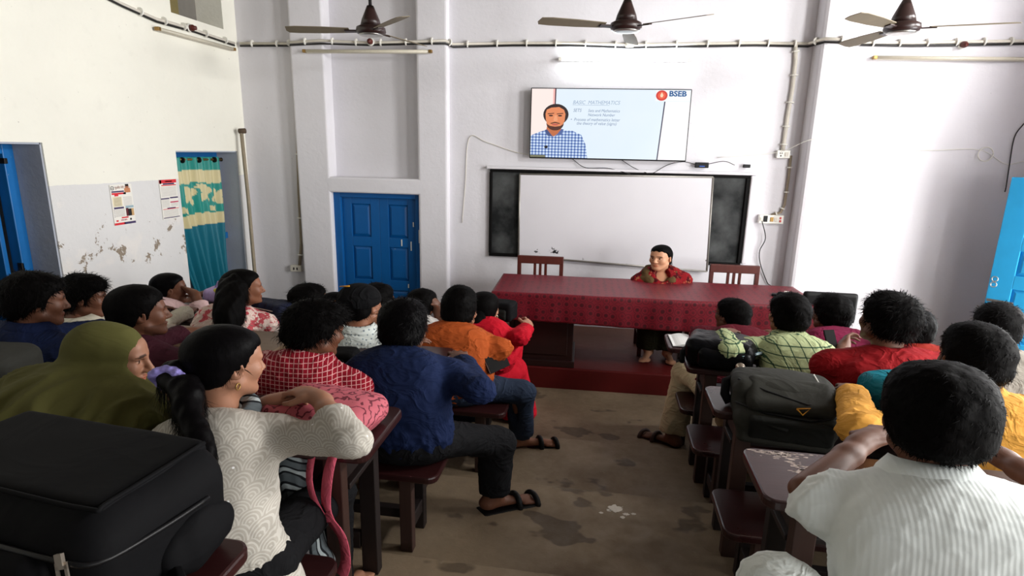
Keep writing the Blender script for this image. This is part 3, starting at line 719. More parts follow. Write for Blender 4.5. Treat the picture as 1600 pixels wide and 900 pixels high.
# wall-mounted conduits
def clips(parent, pts, r, step, mat):
    base = None; k = 0
    for i in range(len(pts) - 1):
        a, b = Vector(pts[i]), Vector(pts[i + 1]); L = (b - a).length; n = max(1, int(L / step))
        for j in range(n):
            p = a.lerp(b, (j + .5) / n); d = (b - a).normalized()
            V, F = [], []; add_tube(V, F, [(-.006, 0, 0), (.006, 0, 0)], 1.0, 10)
            if base is None:
                base = mesh_obj('clip', [(v[0] * 1, v[1] * r, v[2] * r) for v in V], F, mat, parent); c = base
            else:
                c = base.copy(); COL.objects.link(c); c.parent = parent
            c.location = p; c.rotation_euler = d.to_track_quat('X', 'Z').to_euler()
def conduit(label, pts, r, mat, step=.24, cable_dz=None, cabler=.010):
    base = Vector(pts[0]); o = empty('conduit', tuple(base)); L_ = [Vector(p) - base for p in pts]
    tube('pipe', L_, r, mat, o, 8)
    if cable_dz: tube('cable', [p + Vector((0, 0, cable_dz + .004 * math.sin(i * 1.7))) for i, p in enumerate(L_)], cabler, m_cable, o, 6)
    clips(o, L_, r * 1.9 if not cable_dz else r * 2.6, step, m_wht); tag(o, label, 'conduit'); return o
hp = []
random.seed(9)
for u, o_ in ((-3.99, -.07), (-3.42, -.07), (-3.36, .04), (-3.02, .04), (-2.5, .04), (-1.96, .04), (-1.68, .04), (-1.62, -.05), (-1.0, -.05), (-.4, -.05), (.2, -.05), (.8, -.05), (1.4, -.05), (1.9, -.05), (1.97, .17), (2.26, .17), (2.33, .05), (2.8, .05), (3.3, .05), (3.98, .05)):
    hp.append(FX((u, o_, 3.175 + random.uniform(-.012, .012))))
conduit('long pipe and black cable clipped across the front wall', hp, .014, m_pvc, .22, -.026)
conduit('pipe and cable along the top of the left wall', [Vector((LX + .02, y, z)) for y, z in ((4.3, 3.27), (4.62, 3.215), (5.0, 3.175), (5.18, 3.18), (5.5, 3.18), (5.8, 3.17), (6.12, 3.165))], .014, m_pvc, .3, -.02)
conduit('brownish vertical conduit beside the blue door bay', [wallpt(461, 68, -.08), wallpt(464, 180, -.08), wallpt(467, 300, -.08), wallpt(471, 380, -.08), wallpt(468, 415, -.08)], .018, simple('grimy_pipe', lin(150, 136, 116), .7, .3, 9), .5)
conduit('white vertical conduit down to the socket box', [wallpt(1243, 66, -.05), wallpt(1243, 95, -.05), wallpt(1238, 140, -.05), wallpt(1231, 180, -.05), wallpt(1226, 215, -.05), wallpt(1223, 236, -.05)], .020, m_pvc, .3)
conduit('grimy conduit between the two switchboards', [wallpt(1236, 243, -.05), wallpt(1232, 280, -.05), wallpt(1226, 320, -.05), wallpt(1220, 332, -.05), wallpt(1205, 336, -.05)], .013, MATS['grimy_pipe'], .2)
# bulb holders on the conduits
m_bake = simple('brown_bakelite', lin(88, 34, 26), .45)
def holder(p, d, label):
    o = empty('lamp_holder', tuple(p)); q = Vector(d).to_track_quat('Z', 'Y')
    lathe('socket', [(.0, 0), (.028, .0), (.030, .03), (.02, .045), (.018, .06), (0, .062)], m_bake, o, xf=lambda v: q @ v, n=14)
    lathe('base_plate', [(0, -.012), (.04, -.012), (.04, 0), (0, 0.001)], m_wht, o, xf=lambda v: q @ v, n=14); tag(o, label, 'lamp holder')
holder(FX((-2.47, .055, 3.17)), FX((0, .1, 0)) - FX((0, 0, 0)), 'brown lamp holder above the blue door bay'); holder(Vector((LX + .03, 5.42, 3.185)), (1, .2, 0), 'brown lamp holder on the left wall conduit')
holder(FX((3.23, .06, 3.15)), FX((0, .1, -.02)) - FX((0, 0, 0)), 'brown lamp holder in the right bay'); 
hb = empty('junction_box', tuple(FX((.19, -.05, 3.165)))); box('case', (-.04, -.03, -.03), (.04, .02, .03), m_pvc, hb, .006); box('cover', (-.03, -.036, -.02), (.03, -.029, .02), m_wht, hb, .003); tag(hb, 'small junction box above the lit tube', 'junction box')

# fluorescent tube fittings
def tube_light(a, b, out, label, lit=False):
    a, b, out = Vector(a), Vector(b), Vector(out).normalized(); o = empty('tube_light', tuple((a + b) / 2)); c = o.location; d = (b - a).normalized(); up = out.cross(d)
    def xf(p): return d * p[0] + out * p[1] + up * p[2]
    L = (b - a).length / 2
    box('batten', (-L, .0, -.018), (L, .022, .018), m_wht if lit else m_pvc, o, .004, xf)
    for s in (-1, 1): box('end_cap', (s * L - .018, .018, -.016), (s * L + .018, .062, .016), m_wht if lit else m_brass, o, .005, xf)
    if lit:
        t = NT('lit_tube'); t.b.inputs['Emission Color'].default_value = (.90, .97, 1, 1); t.b.inputs['Emission Strength'].default_value = 26; m = t.out((1, 1, 1, 1), .3)
    else: m = simple('dusty_tube_glass', lin(205, 198, 180), .35, .1)
    tube('tube', [xf((-L + .02, .044, -.0)), xf((L - .02, .044, -.0))], .016, m, o, 10); tag(o, label, 'tube light'); return o
fo = FX((0, 1, 0)) - FX((0, 0, 0))
tube_light(FX((-.50, -.06, 3.02)), FX((.785, -.06, 3.02)), fo, 'lit white fluorescent tube above the television', True)
tube_light(FX((-3.19, .03, 3.075)), FX((-1.83, .03, 3.075)), fo, 'unlit dusty tube light across the niche')
tube_light(FX((2.47, .04, 3.03)), FX((3.95, .04, 3.02)), fo, 'unlit tube light in the right bay')
tube_light((LX + .005, 4.97, 3.09), (LX + .005, 6.06, 3.095), (1, 0, 0), 'unlit dusty tube light at the far end of the left wall')
tube_light((LX + .005, 2.6, 3.22), (LX + .005, 3.83, 3.20), (1, 0, 0), 'unlit tube light cut by the top edge of the left wall')

# fans
m_fan = simple('fan_maroon', lin(44, 26, 24), .35, .15, 12); m_blade = simple('dusty_fan_blade', lin(112, 100, 78), .6, .25, 8)
m_fandk = simple('fan_dark', lin(30, 28, 30), .4)
def fan(loc, angs, label):
    o = empty('ceiling_fan', loc); H = CEIL - loc[2]
    tube('down_rod', [(0, 0, .1), (0, 0, H)], .014, m_fandk, o, 10)
    lathe('canopy', [(.0, .05), (.022, .05), (.028, .20), (.045, .16), (.075, .09), (.085, .05), (0, .04)][::-1], m_fan, o, n=24)
    lathe('motor', [(0, -.035), (.06, -.034), (.115, -.018), (.125, .0), (.12, .03), (.08, .05), (0, .055)], m_fan, o, n=28)
    lathe('trim_ring', [(.06, -.037), (.10, -.030), (.10, -.024), (.06, -.030)], m_steel, o, n=28)
    for a in angs:
        ca, sa = math.cos(R(a)), math.sin(R(a)); rot = lambda v: Vector((v[0] * ca - v[1] * sa, v[0] * sa + v[1] * ca, v[2]))
        tw = lambda v: rot((v[0], v[1], v[2] + v[1] * .22 - .01 * v[0]))
        box('blade_bracket', (.10, -.022, -.004), (.22, .022, .006), m_fan, o, .003, tw)
        ol = [(.18, -.045), (.40, -.062), (.62, -.066), (.70, -.058), (.715, -.02), (.70, .05), (.62, .062), (.40, .058), (.18, .042)]
        slab('blade', ol, .006, .011, m_blade, o, tw, 0)
    tag(o, label, 'ceiling fan', 'ceiling fans'); return o
fan((-2.0, 4.97, 3.05), (190, 70, 312), 'ceiling fan hanging in front of the niche'); fan((.11, 4.95, 3.06), (203, 325, 84), 'ceiling fan hanging above the television'); fan((2.16, 5.07, 3.055), (222, 345, 103), 'ceiling fan hanging over the right bay')
# ------------------------------------------------------------------ furniture
def wood(name, c1, c2, rough=.3, axis=(14, 1.2, 14)):
    t = NT(name); g = t.noise(3.2, 6, t.mapped(axis), .6); n = t.noise(2.3, 5)
    c = t.mix(g, c1, c2); c = t.mix(t.math('MULTIPLY', n, .4), c, dark(c1, .6))
    sc = t.ramp(t.noise(17, 5, t.mapped((1, 1.6, 1)), .7), [(.70, (0, 0, 0, 1)), (.73, (1, 1, 1, 1))]); c = t.mix(t.math('MULTIPLY', sc, .35), c, lin(130, 110, 98))
    t.bump(g, .12, .003)
    return t.out(c, t.ramp(n, [(.3, (rough, rough, rough, 1)), (.7, (rough + .18,) * 3 + (1,))]), 0, .45)
m_desk = wood('dark_varnished_wood', lin(38, 15, 16), lin(56, 25, 25), .24, (1.2, 14, 14))
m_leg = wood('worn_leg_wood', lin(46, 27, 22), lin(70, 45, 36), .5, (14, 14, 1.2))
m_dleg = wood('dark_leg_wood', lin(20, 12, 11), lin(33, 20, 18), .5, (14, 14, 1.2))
m_brown = wood('plain_brown_wood', lin(96, 76, 58), lin(126, 104, 82), .4, (1.2, 14, 14))
m_chair = wood('red_brown_chair_wood', lin(66, 24, 18), lin(96, 40, 30), .35, (14, 14, 1.2))
m_ped = wood('dark_pedestal_wood', lin(30, 13, 12), lin(48, 22, 20), .35, (1.2, 14, 14))

def desk(x0, x1, y0, y1, z, label, mat=None):
    fz = tier_z((y0 + y1) / 2); o = empty('school_desk', ((x0 + x1) / 2, (y0 + y1) / 2, fz)); w, d, H = x1 - x0, y1 - y0, z - fz
    slab('desk_top', rr_outline(-w / 2, w / 2, -d / 2, d / 2, .045), H - .036, H, mat or m_desk, o, None, .008)
    n = 2 if w < 2.2 else 3
    for k in range(n):
        x = -w / 2 + .14 + (w - .28) * k / (n - 1)
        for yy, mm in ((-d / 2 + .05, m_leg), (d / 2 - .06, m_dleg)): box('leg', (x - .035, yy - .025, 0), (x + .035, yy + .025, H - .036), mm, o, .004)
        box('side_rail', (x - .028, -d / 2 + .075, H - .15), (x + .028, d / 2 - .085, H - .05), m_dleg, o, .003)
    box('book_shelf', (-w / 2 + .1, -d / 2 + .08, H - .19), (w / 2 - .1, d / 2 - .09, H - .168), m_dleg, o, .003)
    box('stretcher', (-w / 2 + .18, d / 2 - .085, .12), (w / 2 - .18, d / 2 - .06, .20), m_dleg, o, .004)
    tag(o, label, 'desk', 'school desks in rows'); return o
def bench(x0, x1, y0, y1, z, label):
    fz = tier_z((y0 + y1) / 2); o = empty('school_bench', ((x0 + x1) / 2, (y0 + y1) / 2, fz)); w, d, H = x1 - x0, y1 - y0, z - fz
    slab('seat', rr_outline(-w / 2, w / 2, -d / 2, d / 2, .05), H - .034, H, m_desk, o, None, .008)
    n = 2 if w < 2.2 else 3
    for k in range(n):
        x = -w / 2 + .16 + (w - .32) * k / (n - 1)
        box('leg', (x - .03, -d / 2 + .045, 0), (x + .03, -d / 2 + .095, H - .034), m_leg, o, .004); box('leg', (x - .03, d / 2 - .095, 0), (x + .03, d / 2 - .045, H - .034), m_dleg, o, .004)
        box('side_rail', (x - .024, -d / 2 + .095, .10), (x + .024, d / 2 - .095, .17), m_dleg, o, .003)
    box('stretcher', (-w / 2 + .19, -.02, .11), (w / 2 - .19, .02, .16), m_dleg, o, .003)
    tag(o, label, 'bench', 'school benches in rows'); return o
desk(.52, 3.7, 3.95, 4.30, .78, 'right-hand front row desk with an open white book at its end')
desk(.55, 3.7, 3.28, 3.60, .89, 'right-hand second row desk under the shiny black bag')
desk(.55, 3.7, 2.48, 2.79, .99, 'right-hand third row desk under the grey backpack')
d_r4 = desk(.55, 3.2, 1.68, 2.02, 1.07, 'right-hand nearest desk with white scratches before the white shirt')
desk(-3.8, -.75, 4.22, 4.54, .78, 'left-hand front row desk before the woman in red')
desk(-3.6, -.75, 3.46, 3.77, .89, 'left-hand second row desk behind the woman in red')
desk(-3.6, -1.75, 2.74, 3.10, .995, 'bare brown desk before the maroon shirt at left', m_brown)
desk(-1.70, -.78, 2.76, 3.06, .99, 'desk between the navy shirt and the orange shirt')
desk(-3.2, -.75, 1.69, 2.09, 1.07, 'left-hand desk under the pink bag')
desk(-2.7, -.80, .74, 1.13, 1.15, 'nearest left desk under the large black backpack')
bench(.58, 3.6, 3.58, 3.90, .49, 'right-hand front bench under the cream trousers'); bench(.56, 3.6, 2.92, 3.25, .56, 'right-hand second bench in front of the grey backpack desk')
bench(.56, 3.6, 2.12, 2.46, .63, 'right-hand third bench in front of the nearest right desk'); bench(.75, 2.2, 1.16, 1.48, .75, 'nearest right bench under the white shirt')
bench(-3.8, -.62, 3.80, 4.10, .49, 'left-hand front bench under the woman in red'); bench(-3.6, -.50, 3.12, 3.42, .57, 'left-hand second bench under the orange shirt')
bench(-3.6, -.66, 2.22, 2.54, .67, 'left-hand third bench under the navy shirt'); bench(-2.9, -.80, 1.26, 1.58, .75, 'left-hand fourth bench under the white lace top')
# scraped patches on the nearest right desk top
random.seed(12)
m_scr = simple('scraped_wood', lin(176, 160, 150), .7, .25, 60)
o = d_r4.location
def scrape(cx, cy, n, sx, sy):
    for _ in range(n):
        x, y = random.gauss(cx, sx), min(2.0, random.gauss(cy, sy)); r_ = random.uniform(.002, .008)
        blot('scratch', x - o.x, y - o.y, 1.0697 - o.z, r_ * random.uniform(1.2, 2.6), r_ * .6, m_scr, 11, d_r4, .0005)
p = atZ(1225, 710, 1.07); scrape(p[0], p[1], 60, .045, .018); p = atZ(1250, 732, 1.07); scrape(p[0], p[1], 36, .018, .016); p = atZ(1290, 708, 1.07); scrape(p[0], p[1], 10, .02, .015)
p = atZ(420, 512, .995)
for k in range(14): blot('scratch', random.gauss(p[0], .1) + 2.675, random.gauss(p[1], .04) - 2.92, .995 - .24 - .0003, random.uniform(.006, .02), .006, m_scr, 9, bpy.data.objects['school_desk.006'])

# teacher's table
tb = empty('teacher_table', tuple(FX((.43, 1.02, .2)))); tag(tb, 'long wooden table with drawer pedestals on the red platform', 'table')
tO = Vector(tb.location); TX = lambda c: FX((c[0] + .43, c[1] + 1.02, c[2] + .2)) - tO
box('top', (-1.36, -.36, .655), (1.36, .36, .69), m_ped, tb, .006, TX)
for x0 in (-1.24, .64):
    pd = box('pedestal', (x0, -.27, .05), (x0 + .58, .27, .655), m_ped, tb, .006, TX); box('plinth', (x0 - .02, -.29, 0), (x0 + .60, .30, .06), m_ped, pd, .006, TX)
    box('front_panel', (x0 + .05, .27, .11), (x0 + .53, .282, .60), m_ped, pd, .005, TX); 
    for k in range(2): box('drawer', (x0 + .04, -.285, .1 + k * .28), (x0 + .54, -.27, .36 + k * .28), m_ped, pd, .004, TX)
def clothmat():
    t = NT('red_brocade'); uv = t.n('ShaderNodeUVMap').outputs[0]
    v = t.n('ShaderNodeTexVoronoi', feature='F1'); v.inputs['Scale'].default_value = 15; v.inputs['Randomness'].default_value = .25; t.link(uv, v.inputs['Vector'])
    f = t.ramp(v.outputs['Distance'], [(.20, (1, 1, 1, 1)), (.34, (0, 0, 0, 1)), (.42, (0, 0, 0, 1)), (.48, (.8, .8, .8, 1)), (.56, (0, 0, 0, 1))])
    n = t.noise(60, 3, uv); c = t.mix(f, lin(112, 14, 30), t.mix(n, lin(26, 3, 8), lin(70, 8, 20))); c = t.mix(t.math('MULTIPLY', t.noise(4, 3, uv), .25), c, lin(124, 30, 44))
    t.bump(f, .1, .002); return t.out(c, .46, 0, .4)
def tablecloth():
    # one sheet: the top and four hanging sides with soft folds, corners gathered
    hx, hy, drop = 1.385, .385, .255; nx, ny, nd = 120, 40, 16; V = []; UV = []; F = []; grid = {}
    us = np.concatenate([np.linspace(-hx - drop, -hx, nd, endpoint=False), np.linspace(-hx, hx, nx), np.linspace(hx, hx + drop, nd + 1)[1:]]); vs = np.concatenate([np.linspace(-hy - drop, -hy, nd, endpoint=False), np.linspace(-hy, hy, ny), np.linspace(hy, hy + drop, nd + 1)[1:]])
    for i, u in enumerate(us):
        for j, v in enumerate(vs):
            eu, ev = max(abs(u) - hx, 0), max(abs(v) - hy, 0); x, y = max(-hx, min(hx, u)), max(-hy, min(hy, v)); z = .7
            d = max(eu, ev) if min(eu, ev) < 1e-6 else math.hypot(eu, ev) * .93
            d = min(d, drop * 1.25); z -= d
            fold = .004 * d / drop
            if ev > 0: y += math.copysign(.004 + fold * (1 + math.sin(u * 19) * 1.1 + .6 * math.sin(u * 43)) + .03 * d, v)
            if eu > 0: x += math.copysign(.004 + fold * (1 + math.sin(v * 23)) + .10 * d, u)
            if d == 0: z += .0012 * math.sin(u * 9 + v * 7)
            if v > 0 and ev > 0: z -= .012 * math.sin(u * 2.1 + 1) * d / drop
            grid[i, j] = len(V); V.append(TX((x, y, z)) + tO); UV.append((u, v))
    for i in range(len(us) - 1):
        for j in range(len(vs) - 1): F.append((grid[i, j], grid[i, j + 1], grid[i + 1, j + 1], grid[i + 1, j]))
    o = mesh_obj('tablecloth', V, F, clothmat(), None, True); ul = o.data.uv_layers.new(name='UVMap')
    for lp in o.data.loops: ul.data[lp.index].uv = UV[lp.vertex_index]
    md = o.modifiers.new('thickness', 'SOLIDIFY'); md.thickness = .002; md.offset = 1
    tag(o, 'crimson patterned tablecloth hanging over the long table', 'tablecloth')
tablecloth()
def chair(u, off, label, mat=None, rz=0):
    mat = mat or m_chair; c = FX((u, off, .2)); o = empty('wooden_chair', tuple(c), WA + rz); w = .215
    for s in (-1, 1):
        box('back_post', (s * w - .02, .17, 0), (s * w + .02, .205, .86), mat, o, .004); box('leg', (s * w - .02, -.20, 0), (s * w + .02, -.165, .43), mat, o, .004)
        box('side_rail', (s * w - .012, -.165, .2), (s * w + .012, .17, .235), mat, o, .002)
    box('top_rail', (-w - .02, .168, .785), (w + .02, .207, .865), mat, o, .006); box('lower_rail', (-w + .02, .175, .52), (w - .02, .20, .57), mat, o, .003)
    for x in (-.055, 0, .055): box('slat', (x - .014, .18, .57), (x + .014, .195, .785), mat, o, .003)
    slab('seat', rr_outline(-w - .02, w + .02, -.21, .165, .02), .43, .455, mat, o, None, .004); tag(o, label, 'chair', 'wooden chairs behind the table'); return o
chair(-.60, .66, 'red-brown wooden chair behind the left end of the table'); chair(1.30, .70, 'red-brown wooden chair behind the right end of the table'); tc_ = chair(.62, .68, "teacher's wooden chair behind the middle of the table")
tc_.scale = (1, 1, .84)
# black padded seats right of the table
m_rex = simple('black_rexine', lin(16, 16, 17), .45, .15, 14, .1, spec=.2)
def padded(x, y, label, w=.2):
    o = empty('padded_chair', (x, y, 0)); m_f = m_iron
    F_ = Field().rb((0, .02, .88), (w, .028, .13), .025); sdf_obj('backrest', F_, .012, m_rex, o)
    F_ = Field().rb((0, -.22, .46), (w, .21, .035), .03); sdf_obj('seat', F_, .014, m_rex, o)
    for s in (-1, 1):
        tube('frame', [(s * (w - .03), .05, 0), (s * (w - .03), .05, .98)], .012, m_f, o); tube('leg', [(s * (w - .03), -.40, 0), (s * (w - .03), -.38, .44)], .012, m_f, o)
        tube('side_rail', [(s * (w - .03), -.38, .43), (s * (w - .03), .05, .43)], .010, m_f, o)
    tag(o, label, 'chair'); return o
padded(1.93, 5.0, 'black padded chair beside the right end of the table', .215); padded(2.28, 4.62, 'black padded chair behind the red shirt', .15)

# ------------------------------------------------------------------ bags and books
m_bag_blk = fabric('black_nylon', lin(13, 13, 15), .78, .15, 300, .2, .12); m_bag_gry = fabric('charcoal_nylon', lin(52, 52, 48), .65, .12, 260, .25, .22); m_bag_dk = fabric('dark_nylon', lin(32, 33, 31), .65, .12, 260, .25, .22)
m_bag_teal = fabric('teal_nylon', lin(18, 112, 128), .5, .12, 260, .2); m_bag_gloss = fabric('glossy_black_nylon', lin(14, 14, 17), .32, .2, 200, .25, .3)
m_zip = simple('zip_metal', lin(196, 184, 170), .3, .1, 20, metal=.8); m_org = simple('yellow_orange_piping', lin(206, 140, 30), .5)
def placed(loc, yaw=0, pitch=0, roll=0):
    Rm = rotm(yaw, pitch, roll); return lambda V: V @ Rm.T
def part(o, name, F_, h, mat, xf, wr=None): return sdf_obj(name, F_, h, mat, o, xf, wr)
def ptube(o, name, pts, r, mat, xf, n=8): return tube(name, [Vector(q) for q in xf(np.array(pts, float))], r, mat, o, n)
# large black backpack in the foreground, lying on its back panel
bo = empty('backpack', (-1.20, 1.00, 1.152)); xf = lambda V: (V * np.array([1, .78, .92])) @ rotm(-6, 0, 0).T
F_ = Field().rb((0, 0, .13), (.33, .235, .125), .07, .02).rb((.0, .02, .20), (.30, .20, .075), .06, .05); part(bo, 'body', F_, .012, m_bag_blk, xf, (.004, 14, 5))
F_ = Field().rb((-.03, -.225, .115), (.26, .07, .09), .05, .03); part(bo, 'front_pocket', F_, .010, m_bag_blk, xf, (.003, 18, 6))
F_ = Field().rb((.0, .03, .262), (.285, .185, .022), .02, .02); part(bo, 'top_panel', F_, .010, m_bag_blk, xf, (.003, 12, 7))
ptube(bo, 'zip', spline([(-.30, -.238, .20), (0, -.241, .205), (.24, -.238, .20), (.318, -.205, .19), (.336, -.05, .18), (.337, .12, .17)], 5), .006, m_blkpl, xf)
ptube(bo, 'zip', spline([(-.27, -.285, .16), (-.05, -.298, .165), (.12, -.296, .155), (.225, -.262, .12)], 5), .005, m_blkpl, xf)
ptube(bo, 'piping', spline([(-.28, -.165, .283), (.0, -.168, .286), (.27, -.165, .282), (.288, -.12, .282), (.288, .19, .282)], 5), .005, m_bag_blk, xf)
def puller(p, d, n_=(.25, -1, .35), L_=.055):
    d = unit(np.array(d, float)); n_ = unit(np.array(n_, float)); n_ = unit(n_ - d * n_.dot(d)); Rm = np.stack([np.cross(d, n_), d, n_], 1); bm = bmesh.new()
    for lo, hi in (((-.012, 0, -.002), (.012, L_ * .25, .003)), ((-.012, L_ * .8, -.002), (.012, L_, .003)), ((-.012, 0, -.002), (-.006, L_, .003)), ((.006, 0, -.002), (.012, L_, .003)), ((-.007, -.018, -.004), (.007, .006, .008))): add_box(bm, lo, hi)
    for v in bm.verts: v.co = Vector(xf((np.array(p, float) + Rm @ np.array(v.co))[None])[0])
    bm_obj('zip_puller', bm, m_zip, bo)
puller((.27, -.245, .205), (.35, -.3, -1)); puller((.20, -.30, .135), (-.9, -.5, -.45)); puller((.02, -.25, .215), (1, -.1, .1), (0, -.3, 1), .03)
ptube(bo, 'strap', [(.33, -.02, .06), (.43, -.10, .05), (.50, -.06, .045), (.56, -.10, .04)], .016, m_bag_blk, xf)
F_ = Field().el((.32, .08, .08), (.05, .14, .07), .02); part(bo, 'side_pocket', F_, .012, m_bag_blk, xf, (.01, 24, 3))
tag(bo, 'large black backpack lying on the nearest left desk', 'backpack')
# grey backpack on the third desk at right
bo = empty('backpack', (.85, 2.58, .992)); xf = lambda V: (V * np.array([.88, .88, .80])) @ rotm(-7).T
F_ = Field().rb((0, .02, .085), (.245, .15, .085), .06, .02).el((0, .02, .13), (.24, .15, .07), .04).rb((.0, -.12, .0), (.235, .10, .05), .045, .05).rb((0, -.17, -.07), (.22, .045, .07), .035, .05); part(bo, 'body', F_, .009, m_bag_gry, xf, (.003, 18, 5))
F_ = Field().rb((.02, -.10, .115), (.205, .11, .048), .045, .03, rot=rotm(0, 28)); part(bo, 'front_pocket', F_, .009, m_bag_gry, xf, (.003, 20, 6))
F_ = Field().rb((.02, -.215, -.03), (.19, .022, .075), .02, .03, rot=rotm(0, 18)); part(bo, 'lower_pocket', F_, .009, m_bag_dk, xf, (.004, 20, 8))
ptube(bo, 'zip', [(-.22, -.05, .165), (-.1, -.14, .15), (.08, -.185, .12), (.2, -.15, .11), (.245, -.05, .13)], .005, m_blkpl, xf); ptube(bo, 'zip', [(-.23, -.13, .06), (-.1, -.20, .05), (.1, -.215, .045), (.22, -.17, .06)], .005, m_blkpl, xf)
tri = [(.035, -.203, .098), (.095, -.196, .106), (.062, -.214, .072), (.035, -.203, .098)]; ptube(bo, 'triangle_badge', tri, .0035, m_org, xf)
ptube(bo, 'reflective_line', [(.15, .06, .195), (.155, -.02, .185)], .003, m_wht, xf); ptube(bo, 'loop', [(-.13, -.235, .02), (-.06, -.245, .0), (.0, -.243, -.012)], .009, m_bag_dk, xf)
ptube(bo, 'zip_puller', [(.20, -.165, .10), (.215, -.175, .07)], .007, m_zip, xf)
ptube(bo, 'strap', [(-.22, .06, .12), (-.27, .02, .11), (-.275, -.04, .06), (-.25, -.06, .02)], .022, m_bag_blk, xf); ptube(bo, 'strap', [(.24, .02, .08), (.29, -.02, .04), (.33, -.09, .012), (.38, -.13, .01)], .010, m_bag_dk, xf)
tag(bo, 'charcoal backpack with a small yellow triangle on the third right desk', 'backpack')
# glossy black bag on the second desk at right
bo = empty('backpack', (.75, 3.42, .892)); xf = placed(0, -14, 0, 0)
F_ = Field().rb((0, 0, .08), (.19, .16, .08), .05, .02).el((.02, -.04, .10), (.18, .14, .06), .04); part(bo, 'body', F_, .010, m_bag_gloss, xf, (.009, 22, 15))
F_ = Field().rb((.03, -.15, .07), (.15, .05, .06), .04, .03); part(bo, 'front_pocket', F_, .010, m_bag_gloss, xf, (.006, 30, 11)); ptube(bo, 'zip', [(-.15, -.12, .14), (0, -.18, .12), (.14, -.16, .10)], .004, m_blkpl, xf)
lathe('badge', [(0, 0), (.026, 0), (.026, .006), (0, .007)], m_zip, bo, xf=lambda v: Vector(xf(np.array([[.12 + v.x, -.205 - v.z, .06 + v.y]]))[0]), n=16); ptube(bo, 'strap', [(-.18, .05, .07), (-.21, -.06, .05), (-.20, -.14, .02)], .016, m_bag_blk, xf)
tag(bo, 'glossy black bag on the second right desk', 'bag')
# teal bag beside the yellow sleeve
bo = empty('backpack', (1.42, 2.70, .992)); xf = placed(0, 12, 0, 0)
F_ = Field().rb((0, 0, .07), (.17, .13, .07), .05, .02).el((.0, 0, .1), (.16, .12, .05), .04); part(bo, 'body', F_, .010, m_bag_teal, xf, (.006, 20, 25)); F_ = Field().rb((0, -.125, .05), (.12, .035, .04), .03, .03); part(bo, 'front_pocket', F_, .010, m_bag_teal, xf, (.003, 26, 2))
ptube(bo, 'zip', [(-.16, -.03, .10), (-.12, -.12, .10), (.0, -.145, .095), (.12, -.13, .10)], .004, m_blkpl, xf); ptube(bo, 'zip_puller', [(-.06, -.15, .09), (-.05, -.16, .06)], .006, m_zip, xf)
tag(bo, 'teal bag between the red shirt and the yellow sleeve', 'bag')
# pink bag before the white lace top
def paisley():
    t = NT('pink_swirl_cloth'); w = t.n('ShaderNodeTexWave', wave_type='RINGS'); w.inputs['Scale'].default_value = 16; w.inputs['Distortion'].default_value = 12; w.inputs['Detail'].default_value = 2; w.inputs['Detail Scale'].default_value = 1.2; t.link(t.obj(), w.inputs['Vector'])
    c = t.mix(t.ramp(w.outputs['Fac'], [(.10, (1, 1, 1, 1)), (.22, (0, 0, 0, 1))]), lin(196, 100, 112), lin(110, 40, 54)); return t.out(c, .7, 0, .3)
m_pink = paisley(); m_pstrap = fabric('pink_webbing', lin(206, 92, 112))
bo = empty('handbag', (-.98, 1.86, 1.072)); xf = placed(0, -8, 0, 0)
F_ = Field().rb((0, 0, .06), (.20, .15, .055), .05, .02).el((.04, 0, .075), (.19, .13, .055), .04); part(bo, 'body', F_, .010, m_pink, xf, (.006, 16, 9))
def ribbon(o, name, pts, w, mat, xf, th=.003):
    P_ = spline(pts, 6); V, F2 = [], []
    for i, q in enumerate(P_):
        d = unit(np.array(P_[min(i + 1, len(P_) - 1)]) - np.array(P_[max(i - 1, 0)])); s_ = unit(np.cross(d, npv(.25, 1, .1))) * w / 2; n_ = unit(np.cross(d, s_)) * th
        V += [q - s_, q + s_, q + s_ + n_, q - s_ + n_]
    for i in range(len(P_) - 1):
        for k in range(4): a = i * 4 + k; b = i * 4 + (k + 1) % 4; F2.append((a, b, b + 4, a + 4))
    return mesh_obj(name, xf(np.array(V)), F2, mat, o, True)
ribbon(bo, 'strap', [(.14, -.13, .03), (.14, -.19, -.05), (.13, -.20, -.16), (.15, -.21, -.22), (.20, -.22, -.27), (.21, -.22, -.36), (.19, -.22, -.43)], .045, m_pstrap, xf); ribbon(bo, 'strap', [(.05, -.12, .04), (.06, -.19, -.1), (.12, -.21, -.21), (.16, -.21, -.20)], .035, m_pstrap, xf)
tag(bo, 'pink swirl-patterned bag on the desk before the white lace top', 'bag')
# dark bag with yellow trim at the left edge, handbags among the left rows
bo = empty('backpack', (-2.50, 1.86, 1.072)); xf = placed(0, 5, 0, 0); F_ = Field().rb((0, 0, .10), (.20, .14, .10), .06, .02); part(bo, 'body', F_, .012, m_bag_gry, xf, (.004, 16, 5)); ptube(bo, 'piping', [(.185, -.12, .02), (.195, -.12, .10), (.18, -.115, .17), (.1, -.11, .195)], .006, m_org, xf); F_ = Field().rb((0, -.13, .08), (.15, .03, .06), .025, .03); part(bo, 'front_pocket', F_, .012, m_bag_dk, xf)
tag(bo, 'grey backpack with yellow piping at the left edge', 'backpack')
p = atZ(512, 556, 1.03); bo = empty('bag', (p[0], p[1] - .02, .992)); xf = placed(0, 10, 0, 0); F_ = Field().rb((0, 0, .04), (.17, .09, .04), .038, .02); part(bo, 'body', F_, .012, m_bag_blk, xf, (.008, 18, 5)); F_ = Field().rb((0, -.085, .035), (.12, .02, .025), .015, .02); part(bo, 'front_pocket', F_, .010, m_bag_blk, xf)
tag(bo, 'black bag on the desk before the red check shirt', 'bag')
